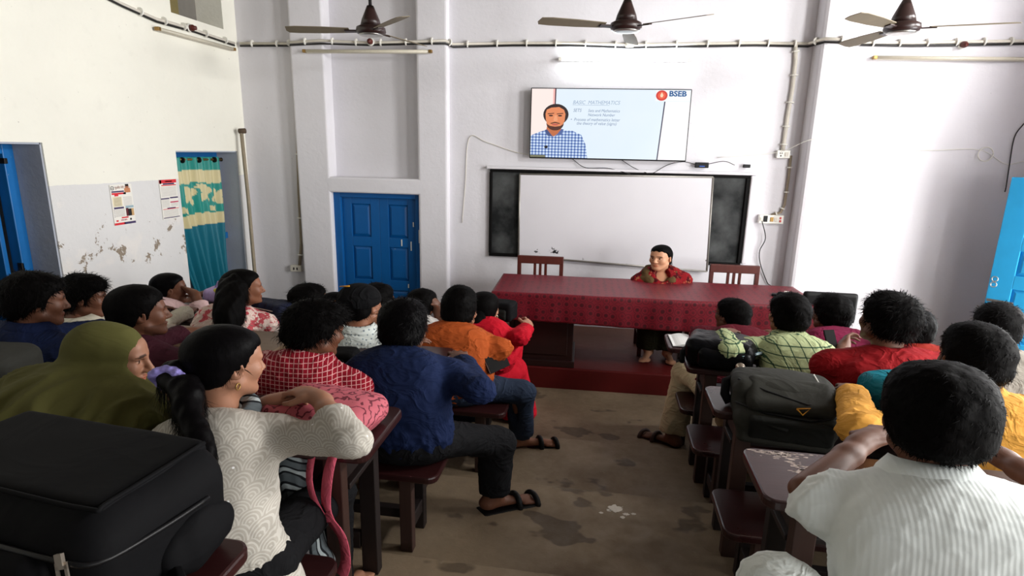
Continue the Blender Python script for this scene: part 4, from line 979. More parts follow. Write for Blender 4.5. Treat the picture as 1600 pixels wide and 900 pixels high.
bo = empty('bag', (-2.28, 3.62, .892)); xf = placed(0, -10, 0, 0); F_ = Field().rb((0, 0, .07), (.20, .11, .07), .05, .02); part(bo, 'body', F_, .012, fabric('navy_nylon', lin(34, 38, 58), .6, .15), xf, (.008, 18, 7)); ptube(bo, 'piping', [(-.18, -.10, .10), (0, -.12, .12), (.17, -.10, .10)], .004, m_zip, xf)
tag(bo, 'navy bag with a pale zip on the desk beside the floral shirt', 'bag')
p = atZ(306, 482, .82); bo = empty('bag', (p[0], 4.38, .782)); xf = placed(0, 0, 0, 0); F_ = Field().rb((0, 0, .06), (.17, .10, .06), .05, .02); part(bo, 'body', F_, .012, simple('lavender_print', lin(168, 148, 190), .8, .35, 40), xf, (.008, 18, 7)); ptube(bo, 'handle', [(-.1, 0, .1), (-.06, 0, .17), (.06, 0, .17), (.1, 0, .1)], .008, MATS['lavender_print'], xf)
tag(bo, 'lavender printed bag on the front desk before the pink top', 'bag')
# dark box-shaped bag on the front desk before the red dress
bo = empty('bag', (-.80, 4.40, .782)); xf = placed(0, -12, 0, 0); F_ = Field().rb((0, 0, .075), (.17, .09, .075), .03, .02); part(bo, 'body', F_, .012, m_bag_blk, xf, (.004, 18, 7)); F_ = Field().rb((.02, -.085, .06), (.11, .02, .045), .015, .02); part(bo, 'front_pocket', F_, .010, m_bag_dk, xf); ptube(bo, 'clasp', [(.04, -.11, .07), (.07, -.11, .05)], .006, m_zip, xf)
tag(bo, 'dark bag on the front desk beside the red sleeve', 'bag')
m_paper = simple('white_paper', lin(232, 232, 230), .7, .03); m_bluecov = simple('pale_blue_cover', lin(150, 184, 196), .6, .2, 30)
def book(loc, size, yaw, label, cover, open_=False, pitch=0, name='book', cat='book'):
    o = empty(name, loc, R(yaw)); o.rotation_euler = (R(pitch), 0, R(yaw)); w, d, h = size
    if open_:
        for s in (-1, 1):
            bm = bmesh.new(); n = 8; top = []
            for i in range(n + 1):
                x = s * w * i / n; z = h * (.35 + .65 * math.sin(math.pi * min(1, i / n * 1.15 + .05)) ** .6); top.append([bm.verts.new((x, -d / 2, z)), bm.verts.new((x, d / 2, z)), bm.verts.new((x, -d / 2, .003)), bm.verts.new((x, d / 2, .003))])
            for i in range(n):
                a, b = top[i], top[i + 1]; bm.faces.new((a[0], b[0], b[1], a[1])); bm.faces.new((a[2], a[3], b[3], b[2])); bm.faces.new((a[0], a[2], b[2], b[0])); bm.faces.new((a[1], b[1], b[3], a[3]))
            a = top[-1]; bm.faces.new((a[0], a[2], a[3], a[1])); bmesh.ops.recalc_face_normals(bm, faces=bm.faces[:]); bm_obj('page_block', bm, m_paper, o)
        box('cover', (-w - .005, -d / 2 - .004, 0), (w + .005, d / 2 + .004, .004), cover, o, .001)
    else:
        box('page_block', (-w, -d / 2, .003), (w, d / 2, h - .003), m_paper, o, .001); box('cover', (-w - .003, -d / 2 - .003, h - .003), (w + .003, d / 2 + .003, h), cover, o, .001); box('cover', (-w - .003, -d / 2 - .003, 0), (w + .003, d / 2 + .003, .003), cover, o, .001)
    tag(o, label, cat); return o
book((.70, 4.12, .782), (.15, .26, .022), 2, 'open white exercise book on the right front desk', m_blkpl, True)
p = atZ(1150, 560, .93); book((p[0] + .02, p[1] - .02, .975), (.13, .24, .012), 38, 'pale blue printed notebook under the green check sleeve', m_bluecov, False, -12, 'notebook', 'notebook')
p = atZ(1300, 640, .99); book((1.12, 2.60, .992), (.07, .14, .006), 50, 'thin folded magazine beside the grey backpack', simple('magazine_cover', lin(150, 120, 120), .5, .8, 40), False, 0, 'magazine', 'magazine')
p = PD(772, 560, 3.50); book((p[0], p[1], p[2]), (.09, .15, .016), 62, 'black folder with a pale edge tucked under the orange sleeve', m_frb, False, 58, 'folder', 'folder')
p = PD(1297, 530, 3.34); ph = empty('phone', tuple(p), R(20)); ph.rotation_euler = (R(60), 0, R(20)); box('case', (-.035, -.055, 0), (.035, .055, .008), m_bag_blk, ph, .003); box('glass', (-.031, -.05, .008), (.031, .05, .0086), m_frb, ph); tag(ph, 'black phone held beside the red T-shirt', 'phone')
# things on the teacher's table
g = TX((1.16, .06, .70)) + tO; o = empty('stapler', tuple(g), R(-15)); F_ = Field().rb((0, 0, .012), (.10, .035, .012), .01).rb((.02, 0, .03), (.07, .02, .014), .01, .02); sdf_obj('body', F_, .006, m_blkpl, o); box('handle', (.0, -.012, .04), (.04, .012, .052), m_wht, o, .003); box('base', (.02, -.05, 0), (.13, -.02, .008), m_pvc, o, .002); tag(o, 'black gadget lying on the right end of the red tablecloth', 'gadget')
g = TX((1.14, .22, .703)) + tO; book(tuple(g), (.09, .11, .012), 4, 'small pinkish-red notebook on the right end of the tablecloth', simple('pink_red_cover', lin(190, 64, 72), .5), False, 0, 'notebook', 'notebook')
# ------------------------------------------------------------------ people
SX = 1.30     # the people are broadly built
def skin_mat(name, col):
    if name in MATS: return MATS[name]
    t = NT(name); at = t.n('ShaderNodeAttribute'); at.attribute_name = 'tint'
    c = t.mix(1.0, col, at.outputs['Color'], 'MULTIPLY'); c = t.mix(t.math('MULTIPLY', t.noise(30, 3), .18), c, dark(col, .7))
    t.b.inputs['Subsurface Weight'].default_value = .08; t.b.inputs['Subsurface Radius'].default_value = (.012, .005, .003)
    t.bump(t.noise(220, 2), .08, .002); return t.out(c, .5, 0, .35)
def hair_mat(name, col, rough=.42):
    if name in MATS: return MATS[name]
    t = NT(name); n = t.noise(60, 3, t.mapped((1, 1, .25))); c = t.mix(n, dark(col, .5), dark(col, 1.7)); t.bump(n, .4, .004); return t.out(c, rough, 0, .05)
SK1, SK2, SK3 = skin_mat('skin_mid', lin(140, 92, 68)), skin_mat('skin_deep', lin(104, 66, 48)), skin_mat('skin_light', lin(160, 114, 90))
HB = hair_mat('black_hair', lin(5, 4, 4), .62); HBR = hair_mat('dark_brown_hair', lin(14, 9, 7), .62); HGL = hair_mat('glossy_black_hair', lin(6, 5, 6), .48)

def ik(sh, wr, hint, lu=.275, lf=.25):
    sh, wr = np.asarray(sh, float), np.asarray(wr, float); d = wr - sh; L = np.linalg.norm(d); u = d / (L + 1e-9)
    if L > (lu + lf) * .995:
        k = L / ((lu + lf) * .995); lu *= k; lf *= k
    a = (lu * lu - lf * lf + L * L) / (2 * L); h = math.sqrt(max(lu * lu - a * a, 1e-6)); p = np.asarray(hint, float); p = unit(p - u * p.dot(u)); return sh + u * a + p * h
def hand(F, w, d, n, side, curl=.45, s=1.0, spread=.0, thumb=.5):
    """w wrist, d towards the fingers, n out of the palm, side +1 when the thumb lies along d x n"""
    d = unit(d); n = unit(np.asarray(n, float) - d * np.dot(n, d)); l = np.cross(d, n) * side
    M_ = np.stack([l, d, n], 1)
    F.el(w + d * .048 * s, (.040 * s, .055 * s, .0165 * s), .012, rot=M_); F.rc(w - d * .02, w + d * .03 * s, .026 * s, .024 * s, .02)
    for off, ln, r in ((.031, .070, .0092), (.0105, .079, .0096), (-.0105, .073, .0092), (-.030, .056, .0082)):
        p = w + (d * .086 + l * off) * s - d * abs(off) * .25; dd = unit(d + l * off * (4 + spread * 10)); ang = 0
        for j, fr in enumerate((.46, .30, .24)):
            ang += curl * (38, 62, 46)[j]; v = dd * math.cos(R(ang)) + n * math.sin(R(ang)); q = p + v * ln * fr * s; F.rc(p, q, r * s * (1 - .1 * j), r * s * (.9 - .1 * j), .0045); p = q
    p = w + (d * .022 + l * .030) * s; v = unit(d * .62 + l * .62 + n * (.25 + thumb * .5)); q = p + v * .042 * s; F.rc(p, q, .0125 * s, .0105 * s, .010); v2 = unit(d * .9 + l * (.3 - .5 * thumb) + n * (.2 + thumb * .4)); F.rc(q, q + v2 * .034 * s, .0105 * s, .008 * s, .004)
def head_field(hc, Rh, s, nb, female=False):
    F = Field(); T = lambda *p: hc + Rh @ (np.array(p) * s)
    E = lambda c, r, k=.02, op='u', rot=None: F.el(T(*c), np.array(r) * s, k, op, Rh if rot is None else Rh @ rot)
    E((0, -.018, .032), (.074, .094, .088), .03); E((0, .035, -.035), (.060, .060, .085), .04); E((0, .055, .045), (.058, .040, .05), .03)
    jw = .050 if female else .055
    F.rc(T(-jw, .008, -.062), T(-.016, .072, -.102), .020 * s, .017 * s, .03); F.rc(T(jw, .008, -.062), T(.016, .072, -.102), .020 * s, .017 * s, .03); E((0, .079, -.101), (.020, .016, .017), .02)
    for q in (-1, 1):
        E((q * .040, .062, -.022), (.024, .026, .026), .025); F.rc(T(q * .012, .091, .026), T(q * .045, .078, .027), .009 * s, .008 * s, .015)
        E((q * .031, .097, .006), (.017, .013, .010), .010, 's'); E((q * .031, .079, .006), (.0135, .0125, .011), .004)
        ear = rotm(0, 0, 0); E((q * .078, -.008, -.008), (.009, .021, .032), .006, 'u', rotm(q * -24, -8)); E((q * .086, -.004, -.004), (.006, .011, .017), .004, 's', rotm(q * -24, -8))
    F.rc(T(0, .093, .016), T(0, .112, -.028), .0085 * s, .0125 * s, .012); E((0, .111, -.031), (.0125, .012, .010), .008)
    for q in (-1, 1): E((q * .0125, .100, -.035), (.0085, .011, .008), .006)
    E((0, .092, -.062), (.024, .012, .0065), .006); E((0, .090, -.074), (.021, .012, .0075), .005); E((0, .104, -.068), (.022, .006, .0016), .003, 's')
    F.rc(nb + Rh @ npv(0, -.0, -.06), T(0, -.025, -.05), .060 * s, .054 * s, .03)
    return F, T
def face_tint(V, hc, Rh, s, beard=0.0, lips=(.92, .62, .58), stache=False):
    q = ((V - hc) @ Rh) / s; x, y, z = np.abs(q[:, 0]), q[:, 1], q[:, 2]; c = np.ones((len(V), 3)); front = y > .05
    def put(m, col, a=1.0): c[m] = c[m] * (1 - a) + np.array(col) * a
    put(front & (y > .06) & (np.hypot(x / .024, (z + .068) / .0135) < 1), lips)
    put(front & (np.hypot((x - .031) / .0145, (z - .006) / .0065) < 1), (1.6, 1.9, 2.2)); put(front & (np.hypot((x - .031) / .0062, (z - .006) / .0068) < 1), (.06, .05, .05)); put(front & (np.hypot((x - .031) / .017, (z - .0135) / .003) < 1), (.12, .1, .1))
    put(front & (np.hypot((x - .032) / .021, (z - .028 + (x - .032) * .12) / .0055) < 1), (.10, .09, .09))
    if beard: put((z < -.055) & (y > .0) & ~((x < .02) & (z > -.078) & (z < -.056)), (.35, .33, .33), beard)
    if stache: put(front & (x < .03) & (z > -.06) & (z < -.044), (.16, .14, .14), .85)
    return c
def strands(V, Q, hc, Rh, s, n, ln, wd, out, seed, crown=(0, -.05, .11), down=.25, mask=None):
    rng = np.random.RandomState(seed); N = vnormals(V, Q); ids = rng.randint(0, len(V), n)
    if mask is not None:
        ok = np.where(mask(((V - hc) @ Rh) / s))[0]
        if len(ok) < 5: return None
        ids = ok[rng.randint(0, len(ok), n)]
    p, nn = V[ids], N[ids]; cw = hc + Rh @ (np.array(crown) * s)
    f = p - cw; f = f / (np.linalg.norm(f, axis=1)[:, None] + 1e-6) + np.array([0, 0, -down]) + rng.normal(0, .45, (n, 3)); f = f - nn * (f * nn).sum(1)[:, None]; f = f / (np.linalg.norm(f, axis=1)[:, None] + 1e-6)
    L = (ln * rng.uniform(.5, 1.25, n))[:, None]; o = (out * rng.uniform(.2, 1.3, n))[:, None]; side = np.cross(nn, f) * (wd * rng.uniform(.6, 1.3, n))[:, None]
    p0 = p - nn * .003; p1 = p0 + (f * .55 + nn * o * .8) * L; p2 = p0 + (f * 1.0 + nn * o * 1.0 + np.array([0, 0, -.12])) * L
    P_ = np.stack([p0 - side, p0 + side, p1 - side * .8, p1 + side * .8, p2], 1).reshape(-1, 3); b = (np.arange(n) * 5)[:, None]
    T3 = np.concatenate([b + np.array([[0, 1, 3]]), b + np.array([[0, 3, 2]]), b + np.array([[2, 3, 4]])]); return P_, T3
def hair_field(hc, Rh, s, sp):
    F = Field(); T = lambda *p: hc + Rh @ (np.array(p) * s); v = sp.get('vol', .012); top = sp.get('top', .01)
    F.el(T(0, -.020, .036), np.array((.076 + v, .096 + v, .088 + v + top * .5)) * s, .02, 'u', Rh); F.el(T(0, .01 + sp.get('fringe', 0), .075 + top * .6), np.array((.060 + v, .072 + v, .045 + top)) * s, .03, 'u', Rh)
    F.el(T(0, -.045, -.03), np.array((.064 + v * .8, .062 + v, .06)) * s, .03, 'u', Rh)
    ys = np.array([-.2, -.08, -.035, -.012, .018, .032, .062, .095, .2]); fl = sp.get('front', .068); nape = sp.get('nape', -.085)
    zs = np.array([nape, nape, -.055, -.005 if sp.get('ears', True) else -.06, sp.get('side', -.022), sp.get('mid', .022), fl - .012, fl, fl])
    def cut(X):
        q = ((X - hc) @ Rh) / s; return (np.interp(q[..., 1], ys, zs) + .005 * np.sin(q[..., 0] * 130 + q[..., 1] * 90) + .004 * np.sin(q[..., 0] * 310 - q[..., 1] * 240) - q[..., 2]) * s * .75
    F.clip(cut); return F, T

def folds(V, w, seed, joints, waist):
    # cloth creases: ridged noise, stronger at elbows, armpits and waist
    k = .30 + np.clip((waist - V[:, 2]) / .12, 0, 1) * .7
    for j in joints: k = np.maximum(k, np.exp(-(np.linalg.norm(V - j, axis=1) / .11) ** 2) * .75)
    a = sinnoise(V, 58, seed, 2, (1, 1, 1.25)); r1 = np.clip(1 - np.abs(a) * 2.4, 0, 1) ** 1.5
    b = sinnoise(V, 74, seed + 7, 2, (1.2, 1, .5)); r2 = np.clip(1 - np.abs(b) * 2.4, 0, 1) ** 1.5
    return .95 * w * (k * (1.5 * r1 + 1.1 * r2 - .8) + .55 * sinnoise(V, 26, seed + 50, 2))
PEOPLE = {}
def person(label, seat, head, hrot=(0, 0, 0), hs=1.0, tyaw=0, skin=SK2, hair=None, shirt=None, lower=None, arms=None, legs=None, sw=.165, girth=1.0, hh=.0064, hc_=.0105, beard=0, stache=False, female=False, lips=(.92, .62, .58), seed=1, feet=True, desk=None, slouch=.03, extra=None, neck=.142):
    root = empty('person', tuple(seat)); tag(root, label, 'person'); so = np.array(seat, float)
    L = lambda w: (np.asarray(w, float) - so) / np.array([SX, 1, 1])
    st = lambda V: V * np.array([SX, 1, 1])
    _h = dict(hair or {}); _v, _t = _h.get('vol', .02), _h.get('top', .01); topz = hs * max(.124 + _v + .5 * _t, .12 + 1.6 * _t + 0 * _v) if hair else hs * .142
    hc = L(PD(*head)) - npv(0, 0, topz); Rh = rotm(*hrot); Ry = rotm(tyaw)
    pc = npv(0, -.02, .115); nb = hc + Ry @ npv(0, -.025, 0) + npv(0, 0, -neck * hs) ; nb = nb + (Rh @ npv(0, -.03, 0)) * .5
    ax = unit(nb - pc); back = unit(np.cross(np.cross(ax, Ry @ npv(0, -1, 0)), ax)); Rt = frame_z(ax, Ry @ npv(1, 0, 0))
    tl = np.linalg.norm(nb - pc); wa = pc + ax * tl * .34 + back * slouch * .8; chs = pc + ax * tl * .70 + back * slouch; g = girth
    shd = {}
    for q, nm in ((-1, 'L'), (1, 'R')): shd[nm] = nb + Rt @ npv(q * sw, .0, -.078) + npv(0, 0, -.008)
    arms = dict(arms or {}); A = {}
    for q, nm in ((-1, 'L'), (1, 'R')):
        a = arms.get(nm, {}); wr = a.get('wrist')
        if wr is None:
            dz = (desk[1] if desk else .36 + so[2]) - so[2] + .035; dy = (desk[0] if desk else so[1] + .3) - so[1] + .14; wr = npv(shd[nm][0] * .55 + q * .02, dy, dz)
        else: wr = L(wr)
        el = L(a['elbow']) if 'elbow' in a else ik(shd[nm], wr, a.get('hint', (q * .55, -.25, -.8)))
        hd = a.get('dir'); hd = unit(wr - el) * .6 + np.array(hd) if hd is not None else unit(wr - el) * .7 + npv(-q * .35, .35, -.05)
        A[nm] = (el, np.asarray(wr, float), unit(hd), a.get('palm', (0, 0, -1)), a.get('curl', .45), q)
    fz = -(so[2] - tier_z(so[1])); lg = {}
    for q, nm in ((-1, 'L'), (1, 'R')):
        a = (legs or {}).get(nm, {}); hip = npv(q * .085, .0, .10); kn = L(a['knee']) if 'knee' in a else npv(q * .11, .42, .085); an = L(a['ankle']) if 'ankle' in a else npv(q * .11, .40, fz + .085); td = np.array(a.get('toe', (q * .15, 1, 0)), float)
        lg[nm] = (hip, kn, an, unit(td))
    # ---- body: head and neck, trunk and limbs, hands
    HF, T = head_field(hc, Rh, hs, nb, female); Vh, Qh = HF.nets(hh); parts = [(Vh, Qh, face_tint(Vh, hc, Rh, hs, beard, lips, stache))]
    B = Field(); B.el(pc, (.145 * g, .11 * g, .105), .05, 'u', Rt); B.el(wa, (.118 * g, .088 * g, .13), .05, 'u', Rt); B.el(chs, (.118 * g, .078 * g, .125), .05, 'u', Rt); B.rc(shd['L'], shd['R'], .046, .046, .05); B.rc(nb + ax * -.05, nb + ax * .02, .055, .050, .03)
    for nm in 'LR': B.rc(shd[nm], A[nm][0], .044 * g ** .5, .036, .03); h_, k_, an_, td_ = lg[nm]; B.rc(h_, k_, .068, .048, .03); B.rc(k_, an_, .046, .033, .02)
    Vb, Qb = B.nets(.019); parts.append((Vb, Qb, np.ones_like(Vb)))
    for nm in 'LR':
        el, wr, hd, pn, cu, q = A[nm]; F = Field(); F.rc(el, el * .3 + wr * .7, .0385, .030, .015); F.rc(el * .3 + wr * .7, wr, .030, .0245, .015); hand(F, wr, hd, pn, -q if np.dot(np.cross(hd, pn), npv(1, 0, 0)) * -q < 0 else q, cu)
        V, Q = F.nets(max(.0052, hh * .92)); parts.append((V, Q, np.ones_like(V)))
        if feet:
            h_, k_, an_, td_ = lg[nm]; F = Field(); F.rc(an_ * .6 + k_ * .4, an_, .042, .036, .02); hl = an_ + td_ * -.03 + npv(0, 0, -.045); F.rc(an_, hl, .034, .030, .02); F.rc(hl, an_ + td_ * .16 + npv(0, 0, -.062), .030, .021, .03)
            sd = np.cross(td_, npv(0, 0, 1))
            for kq, (o_, ln_) in enumerate(((-.030, .19), (-.012, .195), (.003, .185), (.017, .175), (.030, .160))): o2 = o_ * (-q); F.rc(an_ + td_ * .13 + sd * o2 + npv(0, 0, -.068), an_ + td_ * ln_ + sd * o2 + npv(0, 0, -.075), .012, .009 + (.003 if kq == 0 else 0), .006)
            V, Q = F.nets(.011); parts.append((V, Q, np.ones_like(V)))
    off = 0; VV, QQ, CC = [], [], []
    for V, Q, c in parts: VV.append(V); QQ.append(Q + off); CC.append(c); off += len(V)
    nmesh('body', st(np.concatenate(VV)), np.concatenate(QQ), skin, root, col=np.concatenate(CC))
    # ---- shirt
    sp = dict(shirt or {}); e = sp.get('loose', .016); S = Field()
    S.el(pc, np.array((.150 * g, .115 * g, .11)) + e, .06, 'u', Rt); S.el(wa, np.array((.130 * g, .096 * g, .14)) + e, .07, 'u', Rt); S.el(chs, np.array((.136 * g, .102 * g, .158)) + e, .05, 'u', Rt); S.rb(chs + Rt @ npv(0, 0, -.055), np.array((.148 * g, .098 * g, .150)) + e, .085, .06, 'u', Rt)
    S.rc(shd['L'], shd['R'], .047 + e, .047 + e, .05); S.rc(nb + Rt @ npv(-.05, -.005, -.02), shd['L'], .040 + e * .5, .044 + e, .04); S.rc(nb + Rt @ npv(.05, -.005, -.02), shd['R'], .040 + e * .5, .044 + e, .04)
    sl = sp.get('sleeve', 'long')
    for nm in 'LR':
        el, wr = A[nm][0], A[nm][1]; s_ = shd[nm]
        if sl == 'short': S.rc(s_, s_ + (el - s_) * sp.get('slen', .68), .046 * g ** .5 + e, .050 * g ** .5 + e, .035, 'u', True)
        else:
            S.rc(s_, el, .046 * g ** .5 + e, .036 + e, .035); fr = .55 if sl == 'three' else .93 if sl == 'long' else .35
            S.rc(el, el + (wr - el) * fr, .037 + e, .034 + e * .8 if sl != 'three' else .042 + e, .02, 'u', True)
    S.el(nb + npv(0, 0, .055) + Rt @ npv(0, .02, 0), (.060, .070, .052), .012, 's')
    if sp.get('vneck'): S.el(nb + Rt @ npv(0, .105, -.045), (.052, .07, .085), .01, 's', Rt)
    hem = sp.get('hem', .0); S.clip(lambda X: hem - X[..., 2])
    V, Q = S.nets(hc_); N = vnormals(V, Q); w = sp.get('fold', .008)
    V = V + N * folds(V, w, seed, [A['L'][0], A['R'][0], shd['L'] + npv(.03, 0, -.10), shd['R'] + npv(-.03, 0, -.10)], pc[2] + .12)[:, None]
    sh_o = nmesh('shirt' if not sp.get('name') else sp['name'], st(V), Q, sp['mat'], root)
    if sp.get('collar'):
        prof = [(.064, -.012), (.0645, .044), (.070, .050), (.090, .020), (.097, .002), (.091, .000), (.070, .036), (.070, -.01)]; n = 28; CV, CF = [], []; Rc_ = frame_z(unit(unit(hc - nb) * .5 + ax * .6), Ry @ npv(1, 0, 0))
        for i, (r_, z_) in enumerate(prof):
            for k in range(n):
                t_ = 2 * math.pi * k / n; fr = max(0, math.sin(t_)); CV.append(nb + Rc_ @ npv(r_ * math.cos(t_) * 1.03, r_ * 1.08 * math.sin(t_) + .004, z_ + .006 - .030 * fr ** 2))
        m_ = len(prof)
        for i in range(m_):
            for k in range(n): CF.append((i * n + k, i * n + (k + 1) % n, ((i + 1) % m_) * n + (k + 1) % n, ((i + 1) % m_) * n + k))
        mesh_obj('collar', st(np.array(CV)), CF, sp.get('collar_mat', sp['mat']), root, True)
    # ---- trousers
    lp = dict(lower or {}); e2 = lp.get('loose', .014); Fz = Field(); Fz.el(pc + npv(0, 0, -.02), np.array((.148 * g, .115 * g, .095)) + e2, .05, 'u')
    for nm in 'LR':
        h_, k_, an_, td_ = lg[nm]; Fz.rc(h_, k_, .072 * g ** .5 + e2, .054 + e2, .05); Fz.rc(k_, k_ + (an_ - k_) * lp.get('len', .96), .054 + e2, .044 + e2 + lp.get('flare', 0), .03, 'u', True)
    Fz.clip(lambda X: -.012 - X[..., 2] - (np.abs(X[..., 1]) > .13) * 9.0 - (np.abs(X[..., 0]) > .30) * 9.0)
    V, Q = Fz.nets(lp.get('h', .0155)); V = V + vnormals(V, Q) * folds(V, .006, seed + 9, [lg['L'][1], lg['R'][1], lg['L'][2], lg['R'][2]], -1)[:, None]
    nmesh(lp.get('name', 'trousers'), st(V), Q, lp.get('mat'), root)
    # ---- hair
    hp = dict(hair or {})
    if hp:
        HFi, T = hair_field(hc, Rh, hs, hp); Vq, Qq = HFi.nets(hp.get('h', .006)); rough_ = hp.get('lump', .004); Nn = vnormals(Vq, Qq); Vq = Vq + Nn * (rough_ * sinnoise((Vq - hc) @ Rh, hp.get('lf', 60), seed + 3, 3))[:, None]
        ex = strands(Vq, Qq, hc, Rh, hs, hp.get('n', 900), hp.get('len', .028), hp.get('wd', .0013), hp.get('out', .35), seed, mask=(lambda q: q[:, 2] > -.1) if hp.get('out', .35) > .11 else (lambda q: (q[:, 1] < .02) & (q[:, 2] > -.04)), down=hp.get('down', .2))
        if hp.get('tail'):
            TF = Field(); pts, rd = hp['tail']; pts = [T(*p) if not isinstance(p, tuple) or len(p) == 3 else L(PD(*p[:3])) for p in pts]; pts = [np.array(p) for p in spline(pts, 4)]; rr_ = np.interp(np.linspace(0, 1, len(pts)), np.linspace(0, 1, len(rd)), rd); TF.chain(pts, list(rr_), .012); V2, Q2 = TF.nets(.007); V2 = V2 + vnormals(V2, Q2) * (.011 * sinnoise(V2, 70, seed + 5, 2, (1, 1, .15)))[:, None]
            Qq = np.concatenate([Qq, Q2 + len(Vq)]); 
            rng = np.random.RandomState(seed); n3 = hp.get('tail_n', 500); ids = rng.randint(0, len(V2), n3); N2 = vnormals(V2, Q2)[ids]; p0 = V2[ids] - N2 * .002; dn = npv(0, 0, -1); ln3 = rng.uniform(.04, .12, n3)[:, None]; sd3 = np.cross(N2, dn); sd3 = sd3 / (np.linalg.norm(sd3, axis=1)[:, None] + 1e-6) * .0016
            p1 = p0 + (dn + N2 * .12) * ln3 * .5; p2 = p0 + (dn + N2 * rng.uniform(-.05, .28, n3)[:, None] + rng.normal(0, .08, (n3, 3))) * ln3
            PP = np.stack([p0 - sd3, p0 + sd3, p1 - sd3 * .8, p1 + sd3 * .8, p2], 1).reshape(-1, 3); b = (np.arange(n3) * 5)[:, None]; T4 = np.concatenate([b + np.array([[0, 1, 3]]), b + np.array([[0, 3, 2]]), b + np.array([[2, 3, 4]])])
            if ex is not None: ex = (np.concatenate([ex[0], PP]), np.concatenate([ex[1], T4 + len(ex[0])]))
            else: ex = (PP, T4)
            Vq = np.concatenate([Vq, V2])
        if ex is not None: ex = (st(ex[0]), ex[1])
        nmesh('hair', st(Vq), Qq, hp.get('mat', HB), root, extra=ex)
    ctx = dict(root=root, L=L, st=st, hc=hc, Rh=Rh, T=T, nb=nb, ax=ax, Rt=Rt, chs=chs, wa=wa, pc=pc, shd=shd, A=A, lg=lg, hs=hs, seed=seed)
    if extra: extra(ctx)
    return ctx
def sandal(ctx, nm, mat, closed=False):
    h_, k_, an, td = ctx['lg'][nm]; sd = np.cross(td, npv(0, 0, 1)); M_ = np.stack([sd, td, npv(0, 0, 1)], 1); c = an + td * .07 + npv(0, 0, -.096)
    F = Field().rb(c, (.046, .135, .011), .01, .01, rot=M_).el(c + td * .08, (.050, .065, .011), .02, rot=M_); V, Q = F.nets(.007); s_ = nmesh('sandal', ctx['st'](V), Q, mat, ctx['root'])
    for o_, r_ in ((.115, .048), (.03, .045)):
        pts = [c + td * (o_ - .0) + sd * (r_ * math.cos(t)) + npv(0, 0, .005 + (.052 if o_ > .1 else .07) * math.sin(t)) for t in np.linspace(0, math.pi, 12)]
        F = Field().chain(pts, [.012] * 12, .004); V, Q = F.nets(.006); nmesh('strap', ctx['st'](V), Q, mat, s_)
# ---- cloth patterns
def shirt_mat(name, base, kind=None, c2=None, period=.05, width=.12, c3=None):
    if name in MATS: return MATS[name]
    t = NT(name); s = t.sep(); n = t.noise(7, 3); c = t.mix(n, dark(base, .84), tuple(min(1, x * 1.1) for x in base[:3]) + (1,))
    line = lambda ch, per, w, ph=0: t.math('LESS_THAN', t.math('FRACT', t.math('ADD', t.math('DIVIDE', ch, per), 10 + ph)), w)
    ang = t.math('ADD', s[0], t.math('MULTIPLY', s[1], 0.0 if kind == 'ribs' else .4))
    if kind == 'check':
        f = t.math('MAXIMUM', line(ang, period * SX, width), line(s[2], period, width)); c = t.mix(f, c, c2)
        if c3: f2 = t.math('MULTIPLY', line(ang, period * SX, width), line(s[2], period, width)); c = t.mix(f2, c, c3)
    elif kind == 'dots':
        v = t.n('ShaderNodeTexVoronoi'); v.inputs['Scale'].default_value = 1 / period; v.inputs['Randomness'].default_value = .15; t.link(t.obj(), v.inputs['Vector']); c = t.mix(t.math('LESS_THAN', v.outputs['Distance'], width), c, c2)
    elif kind == 'floral':
        f = t.ramp(t.noise(1 / period, 4, None, .6), [(.50, (0, 0, 0, 1)), (.54, (1, 1, 1, 1))]); c = t.mix(f, c, c2); f = t.ramp(t.noise(1.6 / period, 3, t.mapped((1, 1, 1), (1, 2, 3))), [(.60, (0, 0, 0, 1)), (.63, (1, 1, 1, 1))]); c = t.mix(f, c, c3)
    elif kind == 'ribs':
        w = t.math('SINE', t.math('MULTIPLY', ang, 2 * math.pi / (period * SX))); t.bump(w, .10, .003)
    elif kind == 'lace':
        # rows of fan-shaped scallops in raised white thread
        u = t.math('DIVIDE', ang, period * SX); v_ = t.math('DIVIDE', s[2], period * .62); row = t.math('FLOOR', v_); u2 = t.math('ADD', u, t.math('MULTIPLY', row, .5))
        fx = t.math('SUBTRACT', t.math('FRACT', t.math('ADD', u2, 50)), .5); fy = t.math('FRACT', t.math('ADD', v_, 50)); rr = t.math('SQRT', t.math('ADD', t.math('MULTIPLY', fx, fx), t.math('MULTIPLY', t.math('MULTIPLY', fy, fy), .36)))
        ring = t.math('GREATER_THAN', t.math('SINE', t.math('MULTIPLY', rr, 42)), .25); c = t.mix(t.math('MULTIPLY', ring, .45), c, c2); t.bump(ring, .4, .002)
        sp = t.n('ShaderNodeTexVoronoi'); sp.inputs['Scale'].default_value = 13; t.link(t.obj(), sp.inputs['Vector']); c = t.mix(t.math('LESS_THAN', sp.outputs['Distance'], .06), c, (1, 1, 1, 1))
    elif kind == 'waves':
        w = t.n('ShaderNodeTexWave', wave_type='RINGS'); w.inputs['Scale'].default_value = 7; w.inputs['Distortion'].default_value = 7; w.inputs['Detail'].default_value = 1.5; t.link(t.obj(), w.inputs['Vector']); c = t.mix(t.ramp(w.outputs['Fac'], [(.35, (0, 0, 0, 1)), (.45, (1, 1, 1, 1))]), c, c2); c = t.mix(t.ramp(w.outputs['Fac'], [(.80, (0, 0, 0, 1)), (.86, (1, 1, 1, 1))]), c, c3)
    if kind not in ('ribs', 'lace'): t.bump(crease(t, t.noise(380, 1)), .5, .012)
    return t.out(c, .82, 0, .12)
K = lambda *a: fabric(*a)
